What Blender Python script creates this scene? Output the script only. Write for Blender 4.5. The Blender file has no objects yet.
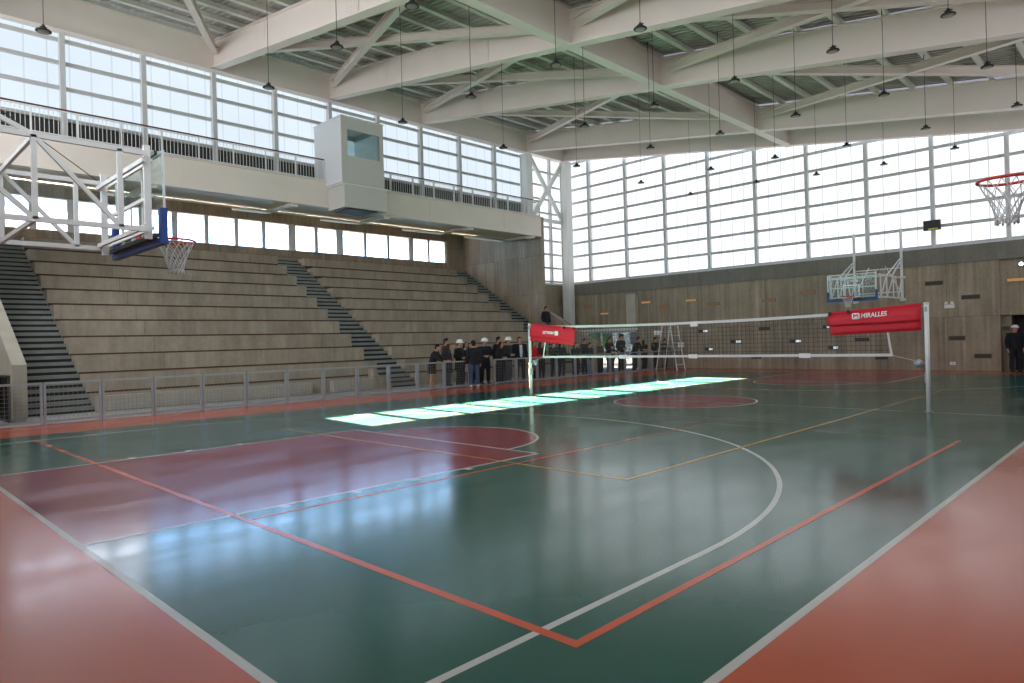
import bpy, math, random
from math import sin, cos, pi, radians, sqrt
from mathutils import Vector, Matrix
random.seed(7)
sc = bpy.context.scene
COL = sc.collection

# ------------------------------------------------------------------ camera
cam_d = bpy.data.cameras.new('camera'); cam = bpy.data.objects.new('camera', cam_d); COL.objects.link(cam)
cam_d.sensor_width = 36.0; cam_d.lens = 678.041/1024*36.0
cam.location = (-1.527, -1.641, 1.638)
cam.rotation_euler = (radians(90.056), radians(1.583), radians(-45.430))
cam_d.clip_start = 0.05; cam_d.clip_end = 400
sc.camera = cam

# ------------------------------------------------------------------ world, sun, exposure
SUN_STRENGTH = 540.0
SKY_STRENGTH = 14.0
PANEL_LEFT = 1.0
PANEL_FAR = 1.3
FILL_BACK = 5.0  # unseen glazing behind the camera, extra bright to fill the hall
FILL_SIDE = 2.3  # unseen near-side glazing, added as further fill light
w = bpy.data.worlds.new('sky'); sc.world = w; w.use_nodes = True
nt = w.node_tree; nt.nodes.clear()
bg = nt.nodes.new('ShaderNodeBackground'); wo = nt.nodes.new('ShaderNodeOutputWorld')
tc = nt.nodes.new('ShaderNodeTexCoord'); sx = nt.nodes.new('ShaderNodeSeparateXYZ'); cr = nt.nodes.new('ShaderNodeValToRGB')
nt.links.new(tc.outputs['Generated'], sx.inputs[0]); nt.links.new(sx.outputs['Z'], cr.inputs[0])
cr.color_ramp.elements[0].position = 0.0; cr.color_ramp.elements[0].color = (0.36, 0.66, 1, 1)
cr.color_ramp.elements[1].position = 0.9; cr.color_ramp.elements[1].color = (0.12, 0.3, .8, 1)
nt.links.new(cr.outputs[0], bg.inputs[0]); bg.inputs[1].default_value = SKY_STRENGTH
nt.links.new(bg.outputs[0], wo.inputs[0])
sun_d = bpy.data.lights.new('sun', 'SUN'); sun = bpy.data.objects.new('sun', sun_d); COL.objects.link(sun)
sun_d.energy = SUN_STRENGTH; sun_d.angle = radians(0.3); sun_d.color = (1.0, 0.80, 0.66)
SUND = Vector((-0.10, -1.0, -0.369)).normalized()
sun.rotation_euler = SUND.to_track_quat('-Z', 'Y').to_euler()
sun.location = (15, 60, 30)
sc.view_settings.view_transform = 'Standard'; sc.view_settings.look = 'None'
sc.view_settings.gamma = 1.0; sc.view_settings.use_curve_mapping = False
sc.view_settings.exposure = 0.0
try:
    sc.cycles.max_bounces = 8; sc.cycles.diffuse_bounces = 5; sc.cycles.glossy_bounces = 3
    sc.cycles.transparent_max_bounces = 12; sc.cycles.sample_clamp_indirect = 4
except Exception: pass

# ------------------------------------------------------------------ materials
def srgb(r, g, b):
    f = lambda c: (c/255/12.92) if c/255 <= .04045 else ((c/255+.055)/1.055)**2.4
    return (f(r), f(g), f(b), 1)
MATS = {}
def mat(name, col, rough=.6, metal=0, noise=0.0, nscale=4.0, bump=0.0, spec=.5, emis=None, estr=0):
    if name in MATS: return MATS[name]
    m = bpy.data.materials.new(name); m.use_nodes = True; n = m.node_tree; p = n.nodes['Principled BSDF']
    p.inputs['Roughness'].default_value = rough; p.inputs['Metallic'].default_value = metal
    p.inputs['Specular IOR Level'].default_value = spec
    p.inputs['Base Color'].default_value = col
    if noise or bump:
        g = n.nodes.new('ShaderNodeNewGeometry'); t = n.nodes.new('ShaderNodeTexNoise'); t.inputs['Scale'].default_value = nscale
        t.inputs['Detail'].default_value = 5
        n.links.new(g.outputs['Position'], t.inputs['Vector'])
        if noise:
            mr = n.nodes.new('ShaderNodeMapRange'); mr.inputs['From Min'].default_value = .3; mr.inputs['From Max'].default_value = .7
            mr.inputs['To Min'].default_value = 1-noise; mr.inputs['To Max'].default_value = 1+noise
            mx = n.nodes.new('ShaderNodeVectorMath'); mx.operation = 'SCALE'; mx.inputs[0].default_value = col[:3]
            n.links.new(t.outputs['Fac'], mr.inputs['Value']); n.links.new(mr.outputs[0], mx.inputs['Scale'])
            n.links.new(mx.outputs[0], p.inputs['Base Color'])
        if bump:
            b = n.nodes.new('ShaderNodeBump'); b.inputs['Strength'].default_value = bump; b.inputs['Distance'].default_value = .02
            n.links.new(t.outputs['Fac'], b.inputs['Height']); n.links.new(b.outputs[0], p.inputs['Normal'])
    if emis:
        p.inputs['Emission Color'].default_value = emis; p.inputs['Emission Strength'].default_value = estr
    MATS[name] = m; return m

def math_node(n, op, a, b=None, c=None):
    k = n.nodes.new('ShaderNodeMath'); k.operation = op
    for i, v in enumerate((a, b, c)):
        if v is None: continue
        if isinstance(v, (int, float)): k.inputs[i].default_value = v
        else: n.links.new(v, k.inputs[i])
    return k.outputs[0]

def concrete(name, col, axis='Y', board=.09, panel=(1.9, 2.1), contrast=.16, stain=.25, zoff=0.0):
    """board-marked cast concrete: big stains, narrow vertical board stripes, formwork joints"""
    if name in MATS: return MATS[name]
    m = bpy.data.materials.new(name); m.use_nodes = True; n = m.node_tree; p = n.nodes['Principled BSDF']
    p.inputs['Roughness'].default_value = .85; p.inputs['Specular IOR Level'].default_value = .25
    g = n.nodes.new('ShaderNodeNewGeometry'); s = n.nodes.new('ShaderNodeSeparateXYZ'); n.links.new(g.outputs['Position'], s.inputs[0])
    u = s.outputs[axis]; z = s.outputs['Z']
    big = n.nodes.new('ShaderNodeTexNoise'); big.inputs['Scale'].default_value = .9; big.inputs['Detail'].default_value = 6
    n.links.new(g.outputs['Position'], big.inputs['Vector'])
    # boards: white noise per board index
    bi = math_node(n, 'FLOOR', math_node(n, 'DIVIDE', u, board))
    pi_ = math_node(n, 'FLOOR', math_node(n, 'DIVIDE', u, panel[0]))
    z = math_node(n, 'SUBTRACT', z, zoff)
    pz = math_node(n, 'FLOOR', math_node(n, 'DIVIDE', z, panel[1]))
    cb = n.nodes.new('ShaderNodeCombineXYZ'); n.links.new(bi, cb.inputs[0]); n.links.new(pz, cb.inputs[1])
    wn = n.nodes.new('ShaderNodeTexWhiteNoise'); n.links.new(cb.outputs[0], wn.inputs['Vector'])
    cp = n.nodes.new('ShaderNodeCombineXYZ'); n.links.new(pi_, cp.inputs[0]); n.links.new(pz, cp.inputs[1])
    wp = n.nodes.new('ShaderNodeTexWhiteNoise'); n.links.new(cp.outputs[0], wp.inputs['Vector'])
    def joint(coord, size, wd):
        fr = math_node(n, 'FRACT', math_node(n, 'DIVIDE', coord, size))
        return math_node(n, 'LESS_THAN', fr, wd/size)
    jo = math_node(n, 'MAXIMUM', joint(u, panel[0], .025), joint(z, panel[1], .025))
    v = math_node(n, 'MULTIPLY_ADD', wn.outputs['Value'], contrast, 1-contrast/2)
    v = math_node(n, 'MULTIPLY', v, math_node(n, 'MULTIPLY_ADD', wp.outputs['Value'], contrast, 1-contrast/2))
    v = math_node(n, 'MULTIPLY', v, math_node(n, 'MULTIPLY_ADD', big.outputs['Fac'], 2*stain, 1-stain))
    # long vertical drip stains and fine pitting
    ms = n.nodes.new('ShaderNodeMapping'); ms.inputs['Scale'].default_value = (3.2, 3.2, .35); n.links.new(g.outputs['Position'], ms.inputs[0])
    dr = n.nodes.new('ShaderNodeTexNoise'); dr.inputs['Scale'].default_value = 1.0; dr.inputs['Detail'].default_value = 7; dr.inputs['Roughness'].default_value = .65; n.links.new(ms.outputs[0], dr.inputs['Vector'])
    fi = n.nodes.new('ShaderNodeTexNoise'); fi.inputs['Scale'].default_value = 9.0; fi.inputs['Detail'].default_value = 6; n.links.new(g.outputs['Position'], fi.inputs['Vector'])
    v = math_node(n, 'MULTIPLY', v, math_node(n, 'MULTIPLY_ADD', dr.outputs['Fac'], 3.2*stain, 1-1.6*stain))
    v = math_node(n, 'MULTIPLY', v, math_node(n, 'MULTIPLY_ADD', fi.outputs['Fac'], .36, .82))
    v = math_node(n, 'MULTIPLY', v, math_node(n, 'MULTIPLY_ADD', jo, -.3, 1))
    mx = n.nodes.new('ShaderNodeVectorMath'); mx.operation = 'SCALE'; mx.inputs[0].default_value = col[:3]; n.links.new(v, mx.inputs['Scale'])
    n.links.new(mx.outputs[0], p.inputs['Base Color'])
    b = n.nodes.new('ShaderNodeBump'); b.inputs['Strength'].default_value = .4; b.inputs['Distance'].default_value = .02
    n.links.new(v, b.inputs['Height']); n.links.new(b.outputs[0], p.inputs['Normal'])
    MATS[name] = m; return m

def floor_mat(name, col, rough=.16):
    if name in MATS: return MATS[name]
    m = bpy.data.materials.new(name); m.use_nodes = True; n = m.node_tree; p = n.nodes['Principled BSDF']
    g = n.nodes.new('ShaderNodeNewGeometry')
    t = n.nodes.new('ShaderNodeTexNoise'); t.inputs['Scale'].default_value = .55; t.inputs['Detail'].default_value = 3
    mp = n.nodes.new('ShaderNodeMapping'); mp.inputs['Scale'].default_value = (1.0, 2.6, 1); mp.inputs['Rotation'].default_value = (0, 0, .6)
    n.links.new(g.outputs['Position'], mp.inputs[0]); n.links.new(mp.outputs[0], t.inputs['Vector'])
    r = n.nodes.new('ShaderNodeMapRange'); r.inputs['From Min'].default_value = .3; r.inputs['From Max'].default_value = .7
    r.inputs['To Min'].default_value = rough*.8; r.inputs['To Max'].default_value = rough*1.35
    n.links.new(t.outputs['Fac'], r.inputs['Value']); n.links.new(r.outputs[0], p.inputs['Roughness'])
    t2 = n.nodes.new('ShaderNodeTexNoise'); t2.inputs['Scale'].default_value = 1.6; t2.inputs['Detail'].default_value = 3
    n.links.new(mp.outputs[0], t2.inputs['Vector'])
    b = n.nodes.new('ShaderNodeBump'); b.inputs['Strength'].default_value = .07; b.inputs['Distance'].default_value = .012
    n.links.new(t2.outputs['Fac'], b.inputs['Height']); n.links.new(b.outputs[0], p.inputs['Normal'])
    p.inputs['Base Color'].default_value = col
    p.inputs['Specular IOR Level'].default_value = .5
    MATS[name] = m; return m

def panel_mat(name, col, strength, axis, pitch=.66, off=0.0, jd=.16):
    """backlit cellular polycarbonate: glows with the daylight behind it, faint vertical sheet joints"""
    m = bpy.data.materials.new(name); m.use_nodes = True; n = m.node_tree; n.nodes.clear()
    out = n.nodes.new('ShaderNodeOutputMaterial'); e = n.nodes.new('ShaderNodeEmission'); gl = n.nodes.new('ShaderNodeBsdfGlossy')
    add = n.nodes.new('ShaderNodeAddShader'); gl.inputs['Color'].default_value = (.04, .04, .04, 1); gl.inputs['Roughness'].default_value = .2
    g = n.nodes.new('ShaderNodeNewGeometry'); s = n.nodes.new('ShaderNodeSeparateXYZ'); n.links.new(g.outputs['Position'], s.inputs[0])
    fr = math_node(n, 'FRACT', math_node(n, 'DIVIDE', math_node(n, 'SUBTRACT', s.outputs[axis], off), pitch))
    j = math_node(n, 'LESS_THAN', fr, .045/pitch)
    t = n.nodes.new('ShaderNodeTexNoise'); t.inputs['Scale'].default_value = .5; n.links.new(g.outputs['Position'], t.inputs['Vector'])
    v = math_node(n, 'MULTIPLY_ADD', j, -jd, 1.0)
    v = math_node(n, 'MULTIPLY', v, math_node(n, 'MULTIPLY_ADD', t.outputs['Fac'], .12, .94))
    e.inputs['Color'].default_value = col
    n.links.new(math_node(n, 'MULTIPLY', v, strength), e.inputs['Strength'])
    n.links.new(e.outputs[0], add.inputs[0]); n.links.new(gl.outputs[0], add.inputs[1]); n.links.new(add.outputs[0], out.inputs[0])
    MATS[name] = m; return m

def glass_mat(name, tint=(1, 1, 1, 1), gloss=.08, rough=.02):
    m = bpy.data.materials.new(name); m.use_nodes = True; n = m.node_tree; n.nodes.clear()
    out = n.nodes.new('ShaderNodeOutputMaterial'); tr = n.nodes.new('ShaderNodeBsdfTransparent'); gl = n.nodes.new('ShaderNodeBsdfGlossy')
    mx = n.nodes.new('ShaderNodeMixShader'); mx.inputs[0].default_value = gloss; tr.inputs[0].default_value = tint; gl.inputs['Roughness'].default_value = rough
    n.links.new(tr.outputs[0], mx.inputs[1]); n.links.new(gl.outputs[0], mx.inputs[2]); n.links.new(mx.outputs[0], out.inputs[0])
    MATS[name] = m; return m

def frosted_mat(name, col=(.9, .95, 1, 1)):
    m = bpy.data.materials.new(name); m.use_nodes = True; n = m.node_tree; n.nodes.clear()
    out = n.nodes.new('ShaderNodeOutputMaterial'); tr = n.nodes.new('ShaderNodeBsdfTranslucent'); gl = n.nodes.new('ShaderNodeBsdfGlossy')
    mx = n.nodes.new('ShaderNodeMixShader'); mx.inputs[0].default_value = .06; tr.inputs[0].default_value = col; gl.inputs['Roughness'].default_value = .15
    n.links.new(tr.outputs[0], mx.inputs[1]); n.links.new(gl.outputs[0], mx.inputs[2]); n.links.new(mx.outputs[0], out.inputs[0])
    MATS[name] = m; return m

GREEN = floor_mat('floor_green', srgb(38, 88, 77)); ORANGE = floor_mat('floor_orange', srgb(182, 84, 56), .2)
MAROON = floor_mat('floor_maroon', srgb(136, 48, 66)); LWHITE = floor_mat('line_white', srgb(190, 190, 184), .2)
LORANGE = floor_mat('line_orange', srgb(196, 84, 50), .2); LYELLOW = floor_mat('line_yellow', srgb(184, 136, 46), .2)
LFAINT = floor_mat('line_orange_worn', srgb(135, 88, 66), .2); LFAINTY = floor_mat('line_yellow_worn', srgb(120, 112, 70), .2)
LFAINTW = floor_mat('line_white_worn', srgb(140, 160, 150), .2)
WALK = mat('walkway_concrete', srgb(150, 152, 148), .7, noise=.08, nscale=3)
CONC = concrete('board_marked_concrete', srgb(152, 139, 122), 'Y', .10, (2.5, 2.15), .26, .3)
CONCX = concrete('board_marked_concrete_x', srgb(148, 136, 120), 'X', .11, (2.5, 1.25), .2, .3)
CONCB = concrete('bleacher_concrete', srgb(164, 153, 138), 'X', .5, (6.3, .564), .10, .26, .475)
CONCL = concrete('pale_bench_concrete', srgb(172, 168, 158), 'X', .5, (4, 9.), .06, .12)
CONCD = concrete('grey_cap_concrete', srgb(122, 118, 110), 'Y', .6, (5, 9), .08, .2)
CONCP = mat('pale_pier_concrete', srgb(178, 172, 158), .85, noise=.08, nscale=2)
STEP = mat('precast_step', srgb(134, 138, 135), .7, noise=.12, nscale=3)
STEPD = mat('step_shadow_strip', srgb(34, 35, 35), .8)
RUST_SHADOW = mat('rust_timber_shadow_strip', srgb(78, 54, 42), .8, noise=.3, nscale=2)  # rusty joint strip, darkened to paint in the shadow gap under each riser
STEEL = mat('cream_painted_steel', srgb(229, 218, 208), .5, noise=.03, nscale=.8)
WSTEEL = mat('white_painted_steel', srgb(228, 230, 228), .45)
MULL = mat('grey_white_mullion', srgb(205, 206, 206), .5)
RAILM = mat('grey_transom', srgb(190, 190, 188), .5)
DECK = mat('roof_deck_metal', srgb(176, 170, 164), .55, noise=.1, nscale=2)
PURL = mat('pale_green_purlin', srgb(214, 214, 204), .5, noise=.05)
BLACK = mat('black_plastic', srgb(24, 24, 27), .5); DGREY = mat('dark_grey_metal', srgb(58, 58, 62), .5)
LENS = mat('lamp_lens', srgb(132, 124, 112), .3)
CABLE = mat('dark_cable', srgb(70, 68, 64), .6)
GALV = mat('galvanised_steel', srgb(166, 170, 178), .42, metal=.35, noise=.06, nscale=6)
WIRE = mat('wire_mesh', srgb(140, 142, 145), .5, metal=.3)
BLUE = mat('blue_padding', srgb(28, 66, 140), .5); RIMRED = mat('rim_orange_red', srgb(205, 52, 30), .4)
NETW = mat('white_net_cord', srgb(215, 215, 215), .8); NETD = mat('dark_net_cord', srgb(70, 72, 72), .8)
REDF = mat('red_fabric', srgb(200, 22, 44), .6, noise=.06, nscale=8, bump=.2); WHITE = mat('white_vinyl', srgb(238, 238, 238), .5)
HANDR = mat('dark_red_handrail', srgb(92, 50, 46), .5); DARKW = mat('dark_sill_band', srgb(52, 50, 48), .8)
BOOTHW = mat('white_booth_panel', srgb(218, 220, 222), .5); BOOTHG = mat('booth_grey_panel', srgb(200, 196, 190), .55)
PIPE = mat('cream_duct', srgb(206, 198, 176), .5)
SLOTL = mat('amber_lit_slot', srgb(215, 160, 95), .6, emis=(1, .55, .2, 1), estr=.14)
SLOTM = mat('dim_amber_slot', srgb(150, 105, 70), .7, emis=(1, .5, .2, 1), estr=.05)
SLOTD = mat('dark_slot', srgb(70, 63, 55), .8)
SLOTW = mat('bright_slot_glass', srgb(215, 225, 230), .4, emis=(.85, .95, 1, 1), estr=.5)
GRASS = mat('outside_paving', srgb(150, 150, 140), .9, noise=.1)
FOLIAGE = mat('outside_foliage', srgb(90, 120, 70), .9, noise=.3, nscale=3)
P_LEFT = panel_mat('polycarbonate_left', (.79, .90, 1.0, 1), PANEL_LEFT, 'X', .64, -1.95)
P_FAR = panel_mat('polycarbonate_far', (.92, .96, 1.0, 1), PANEL_FAR, 'Y', .625, .38, .46)
P_FILL_BACK = panel_mat('fill_glow_back', (.92, .95, 1.0, 1), FILL_BACK, 'Y', .625, .38)
P_FILL_SIDE = panel_mat('fill_glow_side', (.92, .95, 1.0, 1), FILL_SIDE, 'X', .64, -1.95)
SKYL = panel_mat('roof_light_strip', (.82, .84, 1.0, 1), .42, 'Y', 1.2, 0)
CLEAR = glass_mat('clear_pane'); FROST = frosted_mat('frosted_pane'); BOARDG = glass_mat('backboard_glass', (.86, .93, .93, 1), .02, .1)
BOOTHGLASS = glass_mat('booth_window_glass', (.85, .92, .92, 1), .1, .03); BOOTHREAR = frosted_mat('booth_side_frosted_glass', (.8, .88, .9, 1))
DOORG = glass_mat('door_glass', (.24, .26, .27, 1), .06, .02)

# ------------------------------------------------------------------ mesh builder
class MB:
    def __init__(s): s.v = []; s.f = []; s.m = []; s.mats = []; s.sm = []
    def mi(s, m):
        if m not in s.mats: s.mats.append(m)
        return s.mats.index(m)
    def face(s, pts, m, smooth=False):
        b = len(s.v); s.v += [tuple(p) for p in pts]; s.f.append(tuple(range(b, b+len(pts)))); s.m.append(s.mi(m)); s.sm.append(smooth); return s
    def add(s, vs, fs, m, smooth=False):
        b = len(s.v); s.v += [tuple(p) for p in vs]; k = s.mi(m)
        for f in fs: s.f.append(tuple(b+i for i in f)); s.m.append(k); s.sm.append(smooth)
        return s
    def box(s, x0, y0, z0, x1, y1, z1, m):
        vs = [(x0,y0,z0),(x1,y0,z0),(x1,y1,z0),(x0,y1,z0),(x0,y0,z1),(x1,y0,z1),(x1,y1,z1),(x0,y1,z1)]
        return s.add(vs, [(0,3,2,1),(4,5,6,7),(0,1,5,4),(1,2,6,5),(2,3,7,6),(3,0,4,7)], m)
    def bar(s, a, b, wd, ht, m, up=(0,0,1)):
        """rectangular bar between two points, wd sideways, ht along up"""
        a = Vector(a); b = Vector(b); d = (b-a).normalized(); u = Vector(up)
        if abs(d.dot(u)) > .98: u = Vector((1,0,0)) if abs(d.x) < .9 else Vector((0,1,0))
        r = d.cross(u).normalized(); u = r.cross(d).normalized()
        vs = []
        for p in (a, b):
            for sx_, sz in ((-1,-1),(1,-1),(1,1),(-1,1)): vs.append(p + r*sx_*wd/2 + u*sz*ht/2)
        return s.add(vs, [(3,2,1,0),(4,5,6,7),(0,1,5,4),(1,2,6,5),(2,3,7,6),(3,0,4,7)], m)
    def vbar(s, a, b, wd, z0, z1, m):
        """plank along a-b with vertical sides: z0/z1 offsets relative to the line, ends plumb"""
        a = Vector(a); b = Vector(b); d = b-a; h = Vector((d.x, d.y, 0)).normalized(); r = Vector((h.y, -h.x, 0))*wd/2
        vs = []
        for p in (a, b):
            for k, z in ((-1,z0),(1,z0),(1,z1),(-1,z1)): vs.append(p + r*k + Vector((0,0,z)))
        return s.add(vs, [(0,1,2,3),(7,6,5,4),(4,5,1,0),(5,6,2,1),(6,7,3,2),(7,4,0,3)], m)
    def tube(s, pts, r, m, n=8, closed=False, caps=True):
        pts = [Vector(p) for p in pts]; N = len(pts); rs = r if isinstance(r, (list, tuple)) else [r]*N
        vs = []; prev = None
        for i, p in enumerate(pts):
            if closed: d = pts[(i+1) % N]-pts[i-1]
            else: d = pts[min(i+1, N-1)]-pts[max(i-1, 0)]
            d.normalize(); u = prev if prev is not None else (Vector((0,0,1)) if abs(d.z) < .9 else Vector((1,0,0)))
            a = d.cross(u); 
            if a.length < 1e-4: a = d.cross(Vector((0,1,0)))
            a.normalize(); u = a.cross(d).normalized(); prev = u
            for k in range(n): t = 2*pi*k/n; vs.append(p + (a*cos(t)+u*sin(t))*rs[i])
        fs = []
        for i in range(N if closed else N-1):
            j = (i+1) % N
            for k in range(n): fs.append((i*n+k, i*n+(k+1) % n, j*n+(k+1) % n, j*n+k))
        if caps and not closed: fs += [tuple(range(n-1, -1, -1)), tuple((N-1)*n+k for k in range(n))]
        return s.add(vs, fs, m, True)
    def lathe(s, prof, c, m, n=20, smooth=True):
        vs = []; fs = []
        for (r, z) in prof:
            for k in range(n): vs.append((c[0]+r*cos(2*pi*k/n), c[1]+r*sin(2*pi*k/n), c[2]+z))
        for i in range(len(prof)-1):
            for k in range(n): fs.append((i*n+k, i*n+(k+1) % n, (i+1)*n+(k+1) % n, (i+1)*n+k))
        fs += [tuple(range(n-1, -1, -1)), tuple((len(prof)-1)*n+k for k in range(n))]
        return s.add(vs, fs, m, smooth)
    def prism(s, poly, axis, c0, c1, m):
        """extrude 2D polygon along axis: 'X' poly=(y,z); 'Y' poly=(x,z); 'Z' poly=(x,y)"""
        P = {'X': lambda a,b,c:(c,a,b), 'Y': lambda a,b,c:(a,c,b), 'Z': lambda a,b,c:(a,b,c)}[axis]
        n = len(poly); vs = [P(a,b,c0) for a,b in poly]+[P(a,b,c1) for a,b in poly]
        fs = [tuple(range(n)), tuple(range(2*n-1, n-1, -1))]+[(i, n+i, n+(i+1) % n, (i+1) % n) for i in range(n)]
        return s.add(vs, fs, m)
    def build(s, name, parent=None):
        me = bpy.data.meshes.new(name); me.from_pydata(s.v, [], s.f)
        for m in s.mats: me.materials.append(m)
        me.polygons.foreach_set('material_index', s.m); me.polygons.foreach_set('use_smooth', s.sm); me.update()
        o = bpy.data.objects.new(name, me); COL.objects.link(o)
        if parent: o.parent = parent
        return o
def fixn(o):
    import bmesh
    b = bmesh.new(); b.from_mesh(o.data); bmesh.ops.recalc_face_normals(b, faces=b.faces); b.to_mesh(o.data); b.free(); return o
def tag(o, label=None, cat=None, group=None, kind=None):
    if label: o['label'] = label
    if cat: o['category'] = cat
    if group: o['group'] = group
    if kind: o['kind'] = kind
    return o
def empty(name, loc=(0,0,0), rz=0):
    o = bpy.data.objects.new(name, None); COL.objects.link(o); o.location = loc; o.rotation_euler = (0,0,rz); o.empty_display_size = .2; return o
def copy_tree(o, parent=None):
    c = o.copy(); COL.objects.link(c)
    if parent: c.parent = parent
    for ch in [k for k in bpy.data.objects if k.parent == o]: copy_tree(ch, c)
    return c
def struct(o, label=None): return tag(o, label, None, None, 'structure')
ORD = ['first','second','third','fourth','fifth','sixth','seventh','eighth','ninth','tenth','eleventh','twelfth','thirteenth','fourteenth','fifteenth','sixteenth','seventeenth','eighteenth','nineteenth','twentieth','twenty-first','twenty-second','twenty-third','twenty-fourth','twenty-fifth','twenty-sixth','twenty-seventh','twenty-eighth']

# ------------------------------------------------------------------ dimensions (metres; X along the court, Y towards the stands)
XW, XE, YS, YF = -1.95, 30.2, -2.4, 17.45
GY = 24.7                                     # glazed upper wall plane over the stands
S_, B_ = .153, 8.677
def zb(y): return B_+S_*y                     # underside of the sloping roof beams
BEAMX = [1.7, 9.2, 14.2, 19.2, 26.7]

# ------------------------------------------------------------------ floor with court markings
f = MB()
def quad(x0, y0, x1, y1, z, m): z *= .25; f.face([(x0,y0,z),(x1,y0,z),(x1,y1,z),(x0,y1,z)], m)
f.box(XW, YS, -.3, XE+.02, YF, 0, ORANGE)
f.box(XW, YF, -.3, XE+.02, 31, -.002, WALK); f.box(XE+.02, YS, -.3, XE+1.1, 26, -.003, WALK)
quad(0, 0, 28, 15.07, .001, GREEN)
def strip(pts, wd, z, m, closed=False):
    n = len(pts); z *= .25
    for i in range(n if closed else n-1):
        a = Vector(pts[i]+(z,)); b = Vector(pts[(i+1) % n]+(z,))
        d = (b-a).normalized(); r = Vector((d.y, -d.x, 0))*wd/2
        f.face([a-r, b-r, b+r, a+r][::-1], m)
def arc(cx, cy, r, a0, a1, n=64): return [(cx+r*cos(radians(a0+(a1-a0)*i/n)), cy+r*sin(radians(a0+(a1-a0)*i/n))) for i in range(n+1)]
def fan(pts, z, m): f.face([(x, y, z*.25) for x, y in pts], m)
# keys and circles
def mirror(p): return [(28-x, y) for x, y in p]
key = [(0,5.05),(5.78,5.05),(5.78,9.95),(0,9.95)]
fan(key, .002, MAROON); fan(mirror(key)[::-1], .002, MAROON)
hc = arc(5.78, 7.5, 1.8, -90, 90, 48); fan(hc, .002, MAROON); fan(mirror(hc)[::-1], .002, MAROON)
fan(arc(14, 7.5, 1.8, 0, 360, 96)[:-1], .002, MAROON)
strip(arc(14, 7.5, 1.775, 0, 360, 96), .05, .004, LWHITE)
strip([(14, 0), (14, 15)], .045, .0035, LFAINTW)
for mf in (lambda p: p, mirror):
    strip(mf([(0,5.075),(5.8,5.075)]), .05, .004, LWHITE); strip(mf([(5.775,5.05),(5.775,9.95)]), .05, .004, LWHITE)
    strip(mf([(5.8,9.925),(0,9.925)]), .05, .004, LWHITE); strip(mf(arc(5.78, 7.5, 1.775, -90, 90, 48)), .05, .004, LWHITE)
    strip(mf([(0,.97),(3.18,.97)]+arc(3.18, 7.5, 6.53, -90, 90, 90)+[(0,14.03)]), .055, .004, LWHITE)
    for x in (1.75, 2.6, 3.45, 4.3):            # lane blocks
        for y, s_ in ((5.05,-1),(9.95,1)):
            q_ = mf([(x, y), (x+(.4 if x < 2.5 and x > 2 else .1), y+.1*s_)])
            quad(min(q_[0][0],q_[1][0]), min(y,y+.1*s_), max(q_[0][0],q_[1][0]), max(y,y+.1*s_), .0045, LWHITE)
strip([(-.025,-.05),(-.025,15.1)], .055, .004, LWHITE); strip([(-.05,-.025),(28.05,-.025)], .055, .004, LWHITE); strip([(28.025,-.05),(28.025,15.1)], .05, .004, LFAINTW)
# orange cross-court volleyball lines (two courts) and the yellow 18 x 9 m court
for x0, x1 in ((1.29, 10.2), (17.8, 26.7)):
    strip([(x0,.70),(x0,14.27)], .07, .006, LORANGE)
    strip([(x0-.035,.71),(x1,.71)], .06, .0072, LORANGE)
    strip([(x0,14.25),(x1,14.25)], .05, .005, LFAINT); strip([(x1,.7),(x1,14.25)], .05, .005, LFAINT)
    strip([(x0,4.77),(x1,4.77)], .055, .005, LORANGE); strip([(x0,10.27),(x1,10.27)], .045, .005, LFAINT)
strip([(5.0,11.95),(5.0,2.98)], .05, .0085, LYELLOW); strip([(4.975,2.98),(23,2.98)], .055, .0095, LYELLOW)
strip([(23,2.98),(23,11.95)], .05, .006, LFAINTY); strip([(5.0,11.95),(23,11.95)], .045, .006, LFAINTY)
for x in (11, 17): strip([(x,2.98),(x,11.95)], .045, .006, LFAINTY)
fl = f.build('floor'); struct(fl, 'glossy sports floor, green court with maroon keys and orange border')

# ------------------------------------------------------------------ far wall (X = 30.2), east
b = MB()
DY0, DY1, DZ = 19.9, 24.4, 2.12
RY0, RY1 = .3, 3.27                            # recess at the right
b.box(XE, RY1, 0, XE+.5, DY0, 4.3, CONC); b.box(XE, DY0, DZ, XE+.5, DY1, 4.3, CONC); b.box(XE, DY1, 0, XE+.5, 31, 4.3, CONC)
b.box(XE, YS-.4, 0, XE+.5, RY0, 4.3, CONC); b.box(XE+.12, RY0, 2.15, XE+.5, RY1, 4.3, CONC); b.box(XE+.3, 2.95, 0, XE+.5, RY1, 2.15, CONC)
b.box(XE+.9, RY0-.5, 0, XE+1.0, 3.6, 2.4, DARKW); b.box(XE+.5, 2.95, 0, XE+1.0, 3.6, 2.3, CONC); b.box(XE+.5, -.3, 0, XE+1.0, .3, 2.3, CONC); b.box(XE+.5, RY0-.5, 2.15, XE+1, 3.4, 2.4, CONC)
b.box(XE-.06, YS-.4, 4.3, XE+.5, 31, 4.98, CONCD)
struct(b.build('wall_east'), 'board-marked concrete wall below the far glazing')
b = MB(); b.prism([(29.92,19.72),(30.2,19.72),(30.2,20.33),(29.92,20.33)][::-1], 'Z', 2.3, 4.12, CONCP)
struct(b.build('trim_1'), 'pale concrete fin on the far wall above the entrance')
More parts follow.
